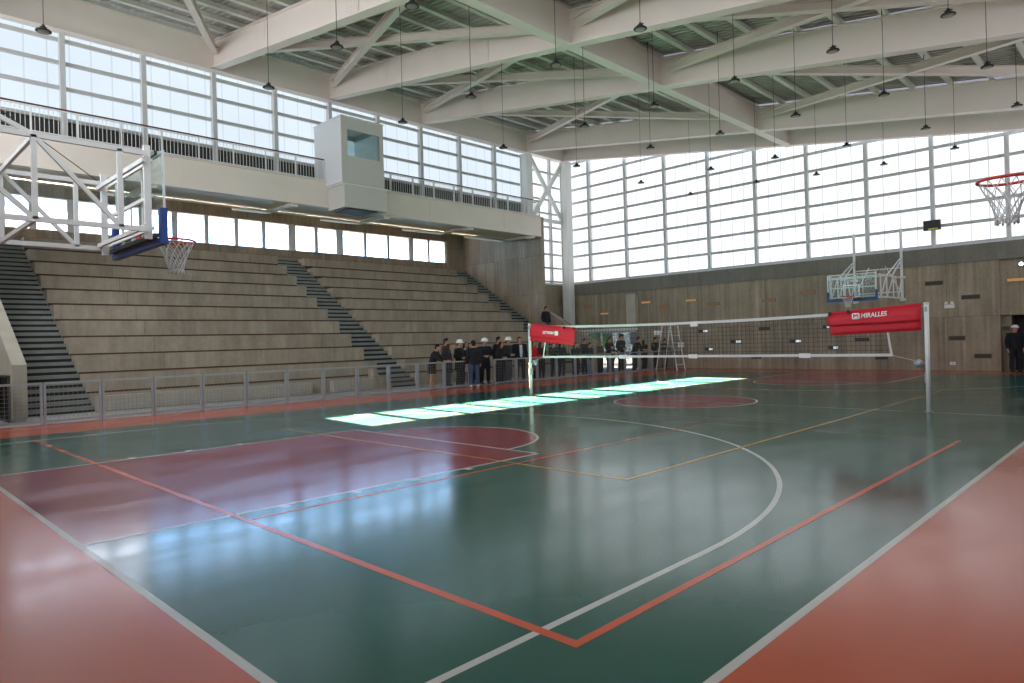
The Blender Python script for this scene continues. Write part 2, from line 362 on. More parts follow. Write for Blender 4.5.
# far glazed wall
MY = [-2.1, .38, 2.92, 5.42, 7.9, 10.42, 12.88, 15.36, 17.9, 20.42, 23.0]
g = MB(); g.box(XE+.02, YS, 4.98, XE+.3, GY+.3, 5.06, MULL)
w1 = struct(g.build('window_1'), 'tall translucent glazed wall above the far concrete wall')
for y in MY:
    MB().box(XE-.02, y-.075, 4.98, XE+.16, y+.075, zb(y)+.35, MULL).build('mullion', w1)
for k in range(11):
    z = 5.07+.80*k; y0 = max(YS, (z-.3-B_)/S_)
    if y0 < GY: MB().box(XE+.06, y0, z-.06, XE+.15, GY+.1, z+.06, RAILM).build('transom', w1)
g = MB(); g.face([(XE+.2,YS,5.0),(XE+.2,GY+.2,5.0),(XE+.2,GY+.2,zb(GY)+.5),(XE+.2,YS,zb(YS)+.5)], P_FAR); g.build('glazing_sheet', w1)
# left glazed wall over the catwalk
def xgrid(a, b, n): return [a+(b-a)*i/n for i in range(n+1)]
MX = [-.76, 1.72, 4.22, 6.71, 9.2, 11.68, 14.2, 16.7, 19.2, 21.7, 24.2]
g = MB(); g.box(XW, GY, 9.42, 26.5, GY+.25, 9.52, RAILM)
w2 = struct(g.build('window_2'), 'long band of translucent glazing above the catwalk')
for x in MX: MB().box(x-.08, GY-.1, 8.6, x+.08, GY+.14, 12.6, MULL).build('mullion', w2)
for z in (10.52, 11.36, 12.12): MB().box(XW, GY+.02, z-.06, 26.5, GY+.12, z+.06, RAILM).build('transom', w2)
g = MB(); g.face([(XW,GY+.16,9.1),(26.5,GY+.16,9.1),(26.5,GY+.16,12.9),(XW,GY+.16,12.9)], P_LEFT); g.build('glazing_sheet', w2)
b = MB(); b.box(XW, GY+.1, 8.72, 26.9, GY+.4, 9.44, DARKW); struct(b.build('trim_2'), 'dark sill band below the upper glazing')
# corner bay glazing
g = MB(); g.box(27.05, GY, 4.95, XE, GY+.25, 5.06, MULL)
w3 = struct(g.build('window_3'), 'narrow glazed corner bay with cross bracing in front')
for x in (28.75,): MB().box(x-.06, GY-.05, 5, x+.06, GY+.14, 12.9, MULL).build('mullion', w3)
for k in range(9):
    z = 5.15+.80*k; MB().box(27.0, GY+.02, z-.05, XE, GY+.12, z+.05, RAILM).build('transom', w3)
g = MB(); g.face([(27.0,GY+.16,5.0),(XE+.3,GY+.16,5.0),(XE+.3,GY+.16,13.2),(27.0,GY+.16,13.2)], P_FAR); g.face([(26.5,GY+.16,8.9),(27,GY+.16,8.9),(27,GY+.16,12.9),(26.5,GY+.16,12.9)], P_FAR); g.build('glazing_sheet', w3)
b = MB(); b.box(27.05, GY, 0, XE, GY+.4, 4.95, CONCX); struct(b.build('wall_north'), 'concrete wall below the corner glazing')

# west and south walls (behind the camera), their unseen glazing glowing as fill light
b = MB(); b.box(XW-.4, YS-.4, 0, XW, 31, 5, CONC); struct(b.build('wall_west'), 'concrete wall behind the camera')
g = MB(); g.box(XW-.3, YS, 5.0, XW-.02, GY+.3, 5.08, MULL)
w4 = struct(g.build('window_4'), 'unseen glazed wall behind the camera, brightened as fill light')
for y in MY: MB().box(XW-.16, y-.055, 4.98, XW+.02, y+.055, zb(y)+.35, MULL).build('mullion', w4)
for k in range(11):
    z = 5.07+.80*k; y0 = max(YS, (z-.3-B_)/S_)
    if y0 < GY: MB().box(XW-.15, y0, z-.05, XW-.06, GY+.1, z+.05, RAILM).build('transom', w4)
g = MB(); g.face([(XW-.2,YS,5.0),(XW-.2,GY+.2,5.0),(XW-.2,GY+.2,zb(GY)+.5),(XW-.2,YS,zb(YS)+.5)], P_FILL_BACK); g.build('glazing_sheet', w4)
b = MB(); b.box(XW-.4, YS-.4, 0, XE+.5, YS, 5.0, CONCX); struct(b.build('wall_south'), 'near side concrete wall')
g = MB(); g.box(XW, YS-.3, 5.0, XE, YS-.02, 5.08, MULL)
w40 = struct(g.build('window_40'), 'unseen glazed band added to the near side wall as fill light')
for x in MX + [26.7]: MB().box(x-.06, YS-.14, 5.0, x+.06, YS+.02, 8.7, MULL).build('mullion', w40)
for z in (5.96, 6.79, 7.62): MB().box(XW, YS-.12, z-.05, XE, YS-.04, z+.05, RAILM).build('transom', w40)
g = MB(); g.face([(XW,YS-.2,5.0),(XE,YS-.2,5.0),(XE,YS-.2,9.6),(XW,YS-.2,9.6)], P_FILL_SIDE); g.build('glazing_sheet', w40)

# ------------------------------------------------------------------ stands
Y0, DYR, Z0, DZR = 20.33, .903, .475, .564
def bleacher(x0, x1, label, xr):
    t = empty('concrete_bleacher', ((x0+x1)/2, Y0, 0))
    ox, oy = (x0+x1)/2, Y0
    for k in range(11):
        y = Y0+DYR*k; zt = Z0+DZR*k; zl = zt-DZR if k else 0
        m = MB(); yb = y+DYR+.06 if k < 10 else 30.28
        m.box(x0-ox, y-oy, max(zl-.12, 0) if k else 0, x1-ox, yb-oy, zt, CONCB)
        if k: m.box(x0-ox+.01, y-.012-oy, zl+.001, x1-ox-.01, y-oy+.01, zl+.05+max(0, (zl-1.64)/(y+1.64)*1.0), RUST_SHADOW)  # painted shadow gap, taller on high tiers so it clears the tread below
        m.build('seating_tier', t)
    tag(t, label, 'bleacher', 'cast concrete seating blocks'); return t
bleacher(3.84, 13.96, 'stepped concrete bleacher between the left staircase and the middle staircase', 0)
bleacher(15.35, 25.37, 'stepped concrete bleacher between the middle staircase and the far end staircase', 0)
def staircase(x0, x1, label):
    t = empty('concrete_staircase', ((x0+x1)/2, Y0-.6, 0)); ox, oy = (x0+x1)/2, Y0-.6
    n = 0
    for i in range(33):
        z = Z0/3*(i+1) if i < 3 else Z0+DZR/3*(i-2)
        y = Y0+.301*i
        m = MB(); r = DZR/3
        m.box(x0-ox+.005, y-oy, max(0, z-r-.02), x1-ox-.005, y+.33-oy, z, STEP)
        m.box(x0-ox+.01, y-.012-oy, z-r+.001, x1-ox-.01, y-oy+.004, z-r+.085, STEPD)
        m.build('step', t)
    m = MB()
    pts = [(Y0-.2-oy, 0), (30.2-oy, 0), (30.2-oy, 5.85), (Y0+.9-oy, .4), (Y0-oy, 0)]
    m.prism([(Y0+.6-oy,0),(30.2-oy,0),(30.2-oy,5.6),(30.0-oy,5.6)], 'X', x0-ox+.01, x1-ox-.01, STEP); fixn(m.build('stringer', t))
    tag(t, label, 'staircase', 'grey step flights through the stands'); return t
staircase(2.2, 3.84, 'dark grey stair flight at the left end of the stands, beside the sloped parapet')
staircase(13.96, 15.35, 'grey stair flight climbing between the two concrete bleachers')
staircase(25.37, 26.75, 'stair flight at the far end of the stands, against the tall concrete wall')
# low pale benches in front of the first tier
b = MB(); b.box(3.84, 20.02, 0, 10.45, Y0, .43, CONCL); tag(b.build('concrete_bench'), 'long pale concrete ledge at the foot of the left bleacher', 'bench')
b = MB(); b.box(11.3, 20.02, 0, 12.95, Y0, .43, CONCL); tag(b.build('concrete_bench'), 'short pale concrete ledge at the foot of the bleacher, nearest the middle staircase', 'bench')
b = MB(); b.prism([(12.97,0),(13.9,0),(13.3,.5),(12.97,.78)], 'Y', 20.05, Y0, CONCB); struct(fixn(b.build('trim_3')), 'sloped brown concrete haunch beside the middle staircase')
# end walls with sloped parapets
def endwall(x0, x1, name, lab):
    b = MB(); b.prism([(19.9,0),(31,0),(31,7.45),(23.9,7.45),(23.9,3.62),(19.9,1.40)] if x0 < 10 else [(23.9,0),(31,0),(31,8.41),(26.0,8.41),(24.0,8.62),(23.75,8.62),(23.75,3.5),(19.9,1.40),(19.9,0)], 'X', x0, x1, CONC if x0 > 10 else CONCP)
    struct(fixn(b.build(name)), lab)
endwall(1.88, 2.2, 'wall_parapet_left', 'sloped concrete parapet and end wall left of the stands')
endwall(26.75, 27.05, 'wall_parapet_right', 'tall concrete end wall with stained surface right of the stands')
b = MB(); b.box(XW, 24.0, 0, 1.88, 24.3, 7.4, CONCX); struct(b.build('wall_northwest'))
b = MB(); b.box(1.80, 18.35, .05, 1.86, 19.75, 1.12, DARKW)
# dark glazed door leaf in front of the left parapet
d = empty('door_2', (1.6, 19.2, 0)); struct(d, 'dark glazed door leaf beside the left parapet')
m = MB()
for (a, c) in (((0,-.65,.03),(0,-.65,1.14)),((0,.6,.03),(0,.6,1.14)),((0,-.68,1.14),(0,.63,1.14)),((0,-.68,.05),(0,.63,.05))): m.bar(a, c, .05, .05, DGREY)
m.build('door_frame', d); MB().box(-.008, -.62, .08, .008, .57, 1.11, DOORG).build('door_glass', d)

# back wall of the stands with its windows
WY = 30.3
WINS = [(2.25,3.25),(3.45,4.21),(4.45,5.5),(5.75,6.75),(6.95,8.15),(8.35,9.5),(9.74,10.93),(11.11,12.33),(12.51,13.68),(13.86,15.08),(15.46,16.53),(16.72,17.81),(18.21,19.52),(19.69,21.07),(21.22,22.58),(22.92,23.99),(24.13,25.30)]
b = MB(); b.box(2.2, WY, 0, 26.9, WY+.3, 6.58, CONCX); b.box(2.2, WY, 7.92, 26.9, WY+.3, 8.5, CONCX)
b.box(25.4, WY, 6.58, 26.9, WY+.3, 7.92, CONCX)
for a_, c_ in zip([2.2]+[w_[1]+.09 for w_ in WINS[:-1]], [w_[0]-.09 for w_ in WINS]):
    if c_ > a_: b.box(a_-.005, WY+.14, 6.58, c_+.005, WY+.3, 7.92, CONCX)
struct(b.build('wall_back'), 'concrete wall behind the top row of the stands')
for i, (x0, x1) in enumerate(WINS):
    m = MB(); 
    for (a0,a1,c0,c1) in ((x0-.09,x0,6.56,7.94),(x1,x1+.09,6.56,7.94)): m.box(a0, WY+.05, c0, a1, WY+.13, c1, MULL)
    m.box(x0, WY+.05, 6.56, x1, WY+.13, 6.62, MULL); m.box(x0, WY+.05, 7.88, x1, WY+.13, 7.94, MULL)
    wn = struct(m.build('window_%d' % (5+i)), None)
    MB().box(x0, WY+.085, 6.62, x1, WY+.093, 7.88, FROST if x1 < 8.3 else CLEAR).build('pane', wn)  # frosting added to the left panes to keep sun patches off the floor
for a, c in ((3.34,3.36),(4.3,4.36),(5.59,5.66),(6.84,6.86),(8.24,8.26),(9.59,9.65),(15.17,15.37),(17.9,18.12),(22.67,22.83)):
    pass
b = MB()
for a, c in ((15.17,15.37),(17.9,18.12),(22.67,22.83),(4.3,4.36),(5.59,5.66),(9.59,9.65)): b.box(a, WY+.02, 6.56, c, WY+.2, 7.94, MULL)
struct(b.build('trim_4'), 'pale posts between the windows behind the stands')
# roof slab over the stands, with the outside eave
b = MB(); b.box(XW, GY+.1, 8.42, 27.0, 30.6, 8.7, CONCX); b.box(XW, 30.6, 7.95, 27.0, 31.8, 8.25, CONCB); struct(b.build('ceiling_stands'), 'concrete soffit over the back of the stands')

# ------------------------------------------------------------------ catwalk
cwk = empty('catwalk', (12.4, 23.7, 8.56)); O = Vector((12.4, 23.7, 8.56))
m = MB(); m.box(XW-O.x, -.02, -1.06, 26.75-O.x, .02, 0, STEEL); m.box(XW-O.x, -.1, -.02, 26.75-O.x, .16, .03, STEEL); m.box(XW-O.x, -.12, -1.09, 26.75-O.x, .18, -1.05, STEEL)
m.build('plate_girder', cwk)
m = MB(); m.box(XW-O.x, 0.03, -.06, 26.75-O.x, 1.05, -.01, DGREY); m.build('deck', cwk)
m = MB()
m.box(XW-O.x, .2, -1.07, 26.4-O.x, .62, -.97, PIPE); m.box(XW-O.x, .62, -1.0, 26.3-O.x, .78, -.93, DARKW); m.box(XW-O.x, .78, -1.03, 26.3-O.x, 2.5, -.9, PIPE)
m.tube([(XW-O.x, 2.0, -1.1), (26.3-O.x, 2.0, -1.1)], .05, PIPE, 8)
m.build('service_duct', cwk)
for x in (1.7, 6.6, 11.9, 16.4, 21.5, 26.1):
    m = MB(); dx = x-O.x
    m.prism([(.1,-1.13),(2.5,-1.12),(5.6,-.5),(5.6,-.28),(.1,-.9)], 'X', dx-.14, dx+.14, PIPE); m.box(dx-.16, .02, -1.2, dx+.16, .5, -1.08, STEEL)
    fixn(m.build('cantilever_bracket', cwk))
for x in (7.2, 14.2, 19.2, 24.2):              # bolted splice plates
    m = MB(); dx = x-O.x; m.box(dx-.38, -.04, -.98, dx+.38, -.02, -.08, STEEL)
    for i in range(5):
        for k in range(12): m.box(dx-.3+.15*i-.014, -.052, -.92+.075*k, dx-.3+.15*i+.014, -.04, -.892+.075*k, STEEL)
    m.build('splice_plate', cwk)
tag(cwk, 'cream steel walkway girder running along the stands below the upper glazing', 'catwalk')
def railing(x0, x1, label, ends):
    t = empty('guard_railing', ((x0+x1)/2, 23.72, 8.60)); h = (x1-x0)/2
    m = MB(); m.bar((-h,0,.88),(h,0,.88), .06, .04, HANDR); m.build('handrail', t)
    m = MB(); m.bar((-h,0,.82),(h,0,.82), .035, .035, WSTEEL); m.bar((-h,0,.05),(h,0,.05), .03, .03, WSTEEL)
    n = int((x1-x0)/1.24)
    for i in range(n+1): xx = -h+2*h*i/n; m.bar((xx,0,0),(xx,0,.82), .045, .045, WSTEEL)
    m.build('rail_frame', t)
    m = MB(); k = int((x1-x0)/.125)
    for i in range(k): xx = -h+2*h*(i+.5)/k; m.bar((xx,0,.06),(xx,0,.82), .015, .015, WSTEEL)
    m.build('balusters', t)
    if ends:
        m = MB(); xx = h*ends; m.bar((xx,0,.88),(xx,.95,.88), .05, .05, HANDR); m.bar((xx,0,.06),(xx,.95,.06), .04, .04, WSTEEL)
        for i in range(8): m.bar((xx,.12*i,.06),(xx,.12*i,.88), .02, .02, WSTEEL)
        m.build('end_return', t)
    tag(t, label, 'railing', 'catwalk railings')
railing(XW, 13.3, 'white baluster railing with dark red handrail left of the control booth', 0)
railing(15.4, 26.7, 'white baluster railing with dark red handrail right of the control booth', 1)
# control booth
bo = empty('control_booth', (14.35, 23.5, 8.3)); O2 = Vector((14.35, 23.5, 8.3))
bx0, bx1, by0, by1 = 13.35-O2.x, 15.38-O2.x, 22.4-O2.y, 24.55-O2.y
m = MB(); wx0, wx1, wz0, wz1 = bx0+.28, bx1-.18, 1.15, 2.22
m.box(bx0, by0+.05, .05, bx0+.06, by1, 2.72, BOOTHW); m.box(bx1-.06, by0+.05, .05, bx1, by1, 1.2, BOOTHG); m.box(bx1-.06, by0+.05, 2.45, bx1, by1, 2.72, BOOTHG); m.box(bx1-.06, by0+.05, 1.2, bx1, by0+.35, 2.45, BOOTHG); m.box(bx1-.045, by0+.35, 1.2, bx1-.03, by1, 2.45, BOOTHREAR); m.box(bx0+.06, by1-.06, .05, bx1-.06, by1, 1.3, BOOTHG); m.box(bx0+.75, by1-.03, 1.3, bx1-.06, by1-.02, 2.5, BOOTHREAR); m.box(bx0+.7, by1-.06, 1.3, bx0+.78, by1, 2.5, BOOTHG); m.box(bx0+.78, by1-.06, 2.5, bx1-.06, by1, 2.72, BOOTHG); m.box(bx0+.06, by1-.06, 2.5, bx0+.9, by1, 2.72, BOOTHG)  # frosted rear and side panes added to brighten the booth interior
m.build('side_panel', bo)
m = MB()
m.box(bx0, by0, .05, wx0, by0+.05, 2.72, BOOTHG); m.box(wx1, by0, .05, bx1, by0+.05, 2.72, BOOTHG); m.box(wx0, by0, .05, wx1, by0+.05, wz0, BOOTHG); m.box(wx0, by0, wz1, wx1, by0+.05, 2.72, BOOTHG)
m.build('front_panel', bo)
MB().box(wx0, by0+.02, wz0, wx1, by0+.03, wz1, BOOTHGLASS).build('window_pane', bo)
MB().box(bx0-.03, by0-.03, 2.70, bx1+.03, by1, 2.76, BOOTHW).build('booth_roof', bo)
MB().box(bx0+.06, by0+.05, .0, bx1-.06, by1-.06, .08, BOOTHG).build('booth_floor', bo)
m = MB(); m.box(bx0+.08, by0-.0, -.96, bx1+.12, .16, -.02, BOOTHG); m.box(bx0+.3, by0+.1, -1.02, bx1-.3, .1, -.96, DGREY); m.box(bx0+.02, by0-.03, -.04, bx1+.16, .2, .02, BOOTHW); m.build('lower_housing', bo)
tag(bo, 'white control booth with a glass front window hung on the catwalk', 'booth')

# ------------------------------------------------------------------ roof structure
def ibeam(name, a, b, depth, fw, label, group, cat='roof beam', lowflange=True, web=.05):
    a = Vector(a); c = Vector(b); mid = (a+c)/2; t = empty(name, mid)
    m = MB(); m.vbar(a-mid, c-mid, web, .02, depth-.03, STEEL); 
    m.build('web_plate', t)
    m = MB(); m.vbar(a-mid, c-mid, fw, -.01, .03, STEEL); m.build('bottom_flange', t)
    m = MB(); m.vbar(a-mid, c-mid, fw*.8, depth-.03, depth, STEEL); m.build('top_flange', t)
    tag(t, label, cat, group); return t
BD = 1.03
names = ['above the left basket', 'ending left of the booth', 'ending just above the control booth', 'between the booth and the end column', 'ending over the steel column nearest the corner']
for i, x in enumerate(BEAMX):
    t = ibeam('roof_beam', (x, YS, zb(YS)), (x, GY-.1, zb(GY-.1)), BD, .36, 'cream cross beam under the roof, '+names[i], 'cross beams of the roof')
    if x > 2:
        for yy in (14.9, 20.6):                # bolted splices
            m = MB(); L = t.location
            for k in (-1, 1):
                pass
            m.vbar(Vector((x-.035, yy-.35, zb(yy-.35)))-L, Vector((x-.035, yy+.35, zb(yy+.35)))-L, .03, .06, .95, STEEL)
            for i2 in range(5):
                for k2 in range(10):
                    y2 = yy-.26+.13*i2; z2 = zb(y2)+.12+.085*k2; m.box(x-.062-L.x, y2-.014-L.y, z2-L.z, x-.05-L.x, y2+.014-L.y, z2+.028-L.z, STEEL)
            m.build('splice_plate', t)
ibeam('roof_beam', (XE-.25, YS, zb(YS)), (XE-.25, GY-.1, zb(GY-.1)), BD, .3, 'cream edge beam running down along the top of the far glazing', 'cross beams of the roof')
ibeam('roof_beam', (XW+.15, YS, zb(YS)), (XW+.15, GY-.1, zb(GY-.1)), BD, .3, 'cream edge beam above the camera end wall', 'cross beams of the roof')
ibeam('roof_beam', (XW, 11.1, zb(11.1)-.005), (XE, 11.1, zb(11.1)-.005), BD, .36, 'long cream beam running the length of the hall, crossing every cross beam', 'length beams of the roof')
ibeam('roof_beam', (XW, 24.55, zb(24.55)-.1), (XE, 24.55, zb(24.55)-.1), BD+.12, .4, 'long cream edge beam above the left glazing', 'length beams of the roof')
ibeam('roof_beam', (XW, YS+.15, zb(YS+.15)-.02), (XE, YS+.15, zb(YS+.15)-.02), BD, .3, 'long cream edge beam over the near side wall', 'length beams of the roof')
# purlins and deck
ys = [24.35-1.2*i for i in range(22) if abs(24.35-1.2*i-11.1) > .0]
for i, y in enumerate(ys):
    m = MB(); z = zb(y)+BD; m.box(XW-14.1, -.035, .03, XE-14.1, .035, .2, PURL); m.box(XW-14.1, -.08, .015, XE-14.1, .08, .035, PURL)
    o = m.build('roof_purlin'); o.location = (14.1, y, z)
    tag(o, 'slender pale roof purlin, %s in order from the upper left glazing' % ORD[i], 'purlin', 'purlins under the roof deck')
b = MB(); b.face([(XW-.4,YS-.4,zb(YS-.4)+BD+.22),(XE+.6,YS-.4,zb(YS-.4)+BD+.22),(XE+.6,GY+.6,zb(GY+.6)+BD+.22),(XW-.4,GY+.6,zb(GY+.6)+BD+.22)], DECK)
n_ = 150
for i in range(n_):
    x = XW+(XE-XW)*i/n_; b.vbar((x,YS,zb(YS)+BD+.22),(x,GY,zb(GY)+BD+.22), .07, -.035, 0, DECK)
b.face([(XW-.4,YS-.4,zb(YS-.4)+BD+.42),(XE+.6,YS-.4,zb(YS-.4)+BD+.42),(XE+.6,GY+.6,zb(GY+.6)+BD+.42),(XW-.4,GY+.6,zb(GY+.6)+BD+.42)], DECK)
struct(b.build('ceiling'), 'ribbed metal deck of the sloping roof')
for j, x in enumerate((9.2, 14.2, 19.2, 26.7)):
    b = MB(); b.vbar((x+.42,YS,zb(YS)+BD+.17),(x+.42,GY-.6,zb(GY-.6)+BD+.17), .36, -.01, .01, SKYL)
    struct(b.build('window_%d' % (30+j)), 'narrow translucent roof light beside a cross beam')
# roof cross bracing
def brace(a, c, label):
    za, zc = zb(a[1])+.62, zb(c[1])+.62; mid = Vector(((a[0]+c[0])/2, (a[1]+c[1])/2, (za+zc)/2))
    m = MB(); A = Vector((a[0],a[1],za))-mid; C_ = Vector((c[0],c[1],zc))-mid
    A = A+(C_-A)*.015; C_ = C_+(A-C_)*.015
    m.vbar(A, C_, .22, -.13, -.11, STEEL); m.vbar(A, C_, .03, -.12, .12, STEEL); m.vbar(A, C_, .22, .11, .13, STEEL)
    o = m.build('roof_brace'); o.location = mid; tag(o, label, 'roof brace', 'diagonal braces of the roof')
bays = [((1.7,9.2),'first'),((9.2,14.2),'second'),((14.2,19.2),'third'),((19.2,26.7),'fourth')]
for (x0, x1), nm in bays:
    brace((x0,24.4),(x1,11.2), 'cream diagonal roof brace in the upper %s bay, top end nearer the camera' % nm)
    brace((x1,24.4),(x0,11.2), 'cream diagonal roof brace in the upper %s bay, top end nearer the far wall' % nm)
    brace((x0,11.0),(x1,-2.2), 'cream diagonal roof brace in the lower %s bay, top end nearer the camera' % nm)
    brace((x1,11.0),(x0,-2.2), 'cream diagonal roof brace in the lower %s bay, top end nearer the far wall' % nm)
# columns
def column(x, y, z0, z1, wd, label):
    m = MB(); h = wd/2
    m.box(-h,-h,0,h,-h+.04,z1-z0,WSTEEL); m.box(-h,h-.04,0,h,h,z1-z0,WSTEEL); m.box(-.2,-h+.04,0,.2,h-.04,z1-z0,WSTEEL)
    o = empty('steel_column', (x,y,z0)); m.build('shaft', o); MB().box(-h-.06,-h-.06,0,h+.06,h+.06,.04,WSTEEL).build('base_plate', o); tag(o, label, 'column', 'white steel columns')
column(29.66, 24.24, 0, 12.25, .5, 'tall white steel column in the far corner, standing to the floor')
column(26.42, 24.4, 8.62, 12.2, .5, 'white steel column rising from the end of the catwalk')
t = empty('cross_bracing', (28.2, 24.45, 9)); 
for k, (za, zc) in enumerate(((8.7,12.1),(12.1,8.7))):
    m = MB(); m.bar((-1.35,0,za-9),(1.35,0,zc-9), .12, .24, WSTEEL); m.build('diagonal', t)
m = MB(); m.bar((-1.35,0,-.35),(1.3,0,-.35), .14, .2, WSTEEL); m.build('tie', t)
MB().box(-.22,-.08,1.18,.22,.08,1.62,WSTEEL).build('gusset_plate', t)
tag(t, 'white steel cross bracing in the corner bay between the two columns', 'bracing')

# ------------------------------------------------------------------ pendant lamps
proto = empty('pendant_lamp', (0,0,0)); LS = .60
m = MB(); m.lathe([(.02,.30),(.045,.30),(.05,.2),(.10,.19),(.10,.12),(.06,.11),(.05,.085)][::-1], (0,0,0), BLACK, 16); m.box(-.03,-.13,.21,.03,.13,.23,BLACK); lh = m.build('driver_housing', proto)
m = MB(); m.lathe([(.17,-.03),(.2,-.035),(.235,-.01),(.225,.02),(.17,.06),(.09,.09),(.05,.10)], (0,0,0), BLACK, 28)
for k in range(16): a = 2*pi*k/16; m.bar((.1*cos(a),.1*sin(a),.10),(.215*cos(a),.215*sin(a),.035), .012, .03, BLACK)
m.build('reflector', proto)
m = MB(); m.lathe([(.165,-.034),(.16,-.038)], (0,0,0), LENS, 28); m.build('lens', proto)
LAMPS = [(1.62,14.14),(6.2,14.05),(10.2,14.05),(14.2,14.0),(17.9,13.93),(22.05,13.93),(25.75,13.8),
 (6.23,10.97),(10.33,11.28),(14.48,10.85),(18.0,10.85),(22.3,10.95),(25.86,10.8),
 (6.34,8.5),(10.44,8.48),(14.56,8.5),(18.37,8.53),(22.6,8.6),(26.5,8.6),
 (10.37,6.13),(14.54,6.15),(18.46,6.2),(23.0,6.3),(26.9,6.25),
 (14.56,3.8),(18.58,3.89),(22.95,3.93),(26.45,3.85),(14.53,1.56),(18.42,1.56),(22.58,1.55)]
rows = {}
for i, (x, y) in enumerate(LAMPS):
    o = proto if i == 0 else copy_tree(proto)
    o.location = (x, y, 8.0); o.scale = (LS, LS, LS*.7)
    ztop = zb(y)+BD+.215-8.0
    m = MB(); zz_ = ztop/LS/.7; m.tube([(0,0,.29),(0.02,0,zz_*.5),(0,0,zz_)], .012, CABLE, 6); m.tube([(0,0,zz_-.8),(0,0,zz_)], .02, CABLE, 6)
    # cable built after the copy so that each lamp has its own length
    o['cable_len'] = ztop
    rows.setdefault(round(y/2.4), []).append((x, o))
    m.build('cable', o)
rk = sorted(rows, reverse=True); rn = ['row nearest the stands','second row from the stands','third row from the stands','fourth row from the stands','fifth row from the stands','row farthest from the stands']
for k, r_ in enumerate(rk):
    for j, (x, o) in enumerate(sorted(rows[r_], key=lambda t: t[0])):
        del o['cable_len']
        tag(o, 'black pendant lamp, %s from the camera end in the %s' % (ORD[j], rn[min(k,5)]), 'pendant lamp', 'pendant lamps under the roof')

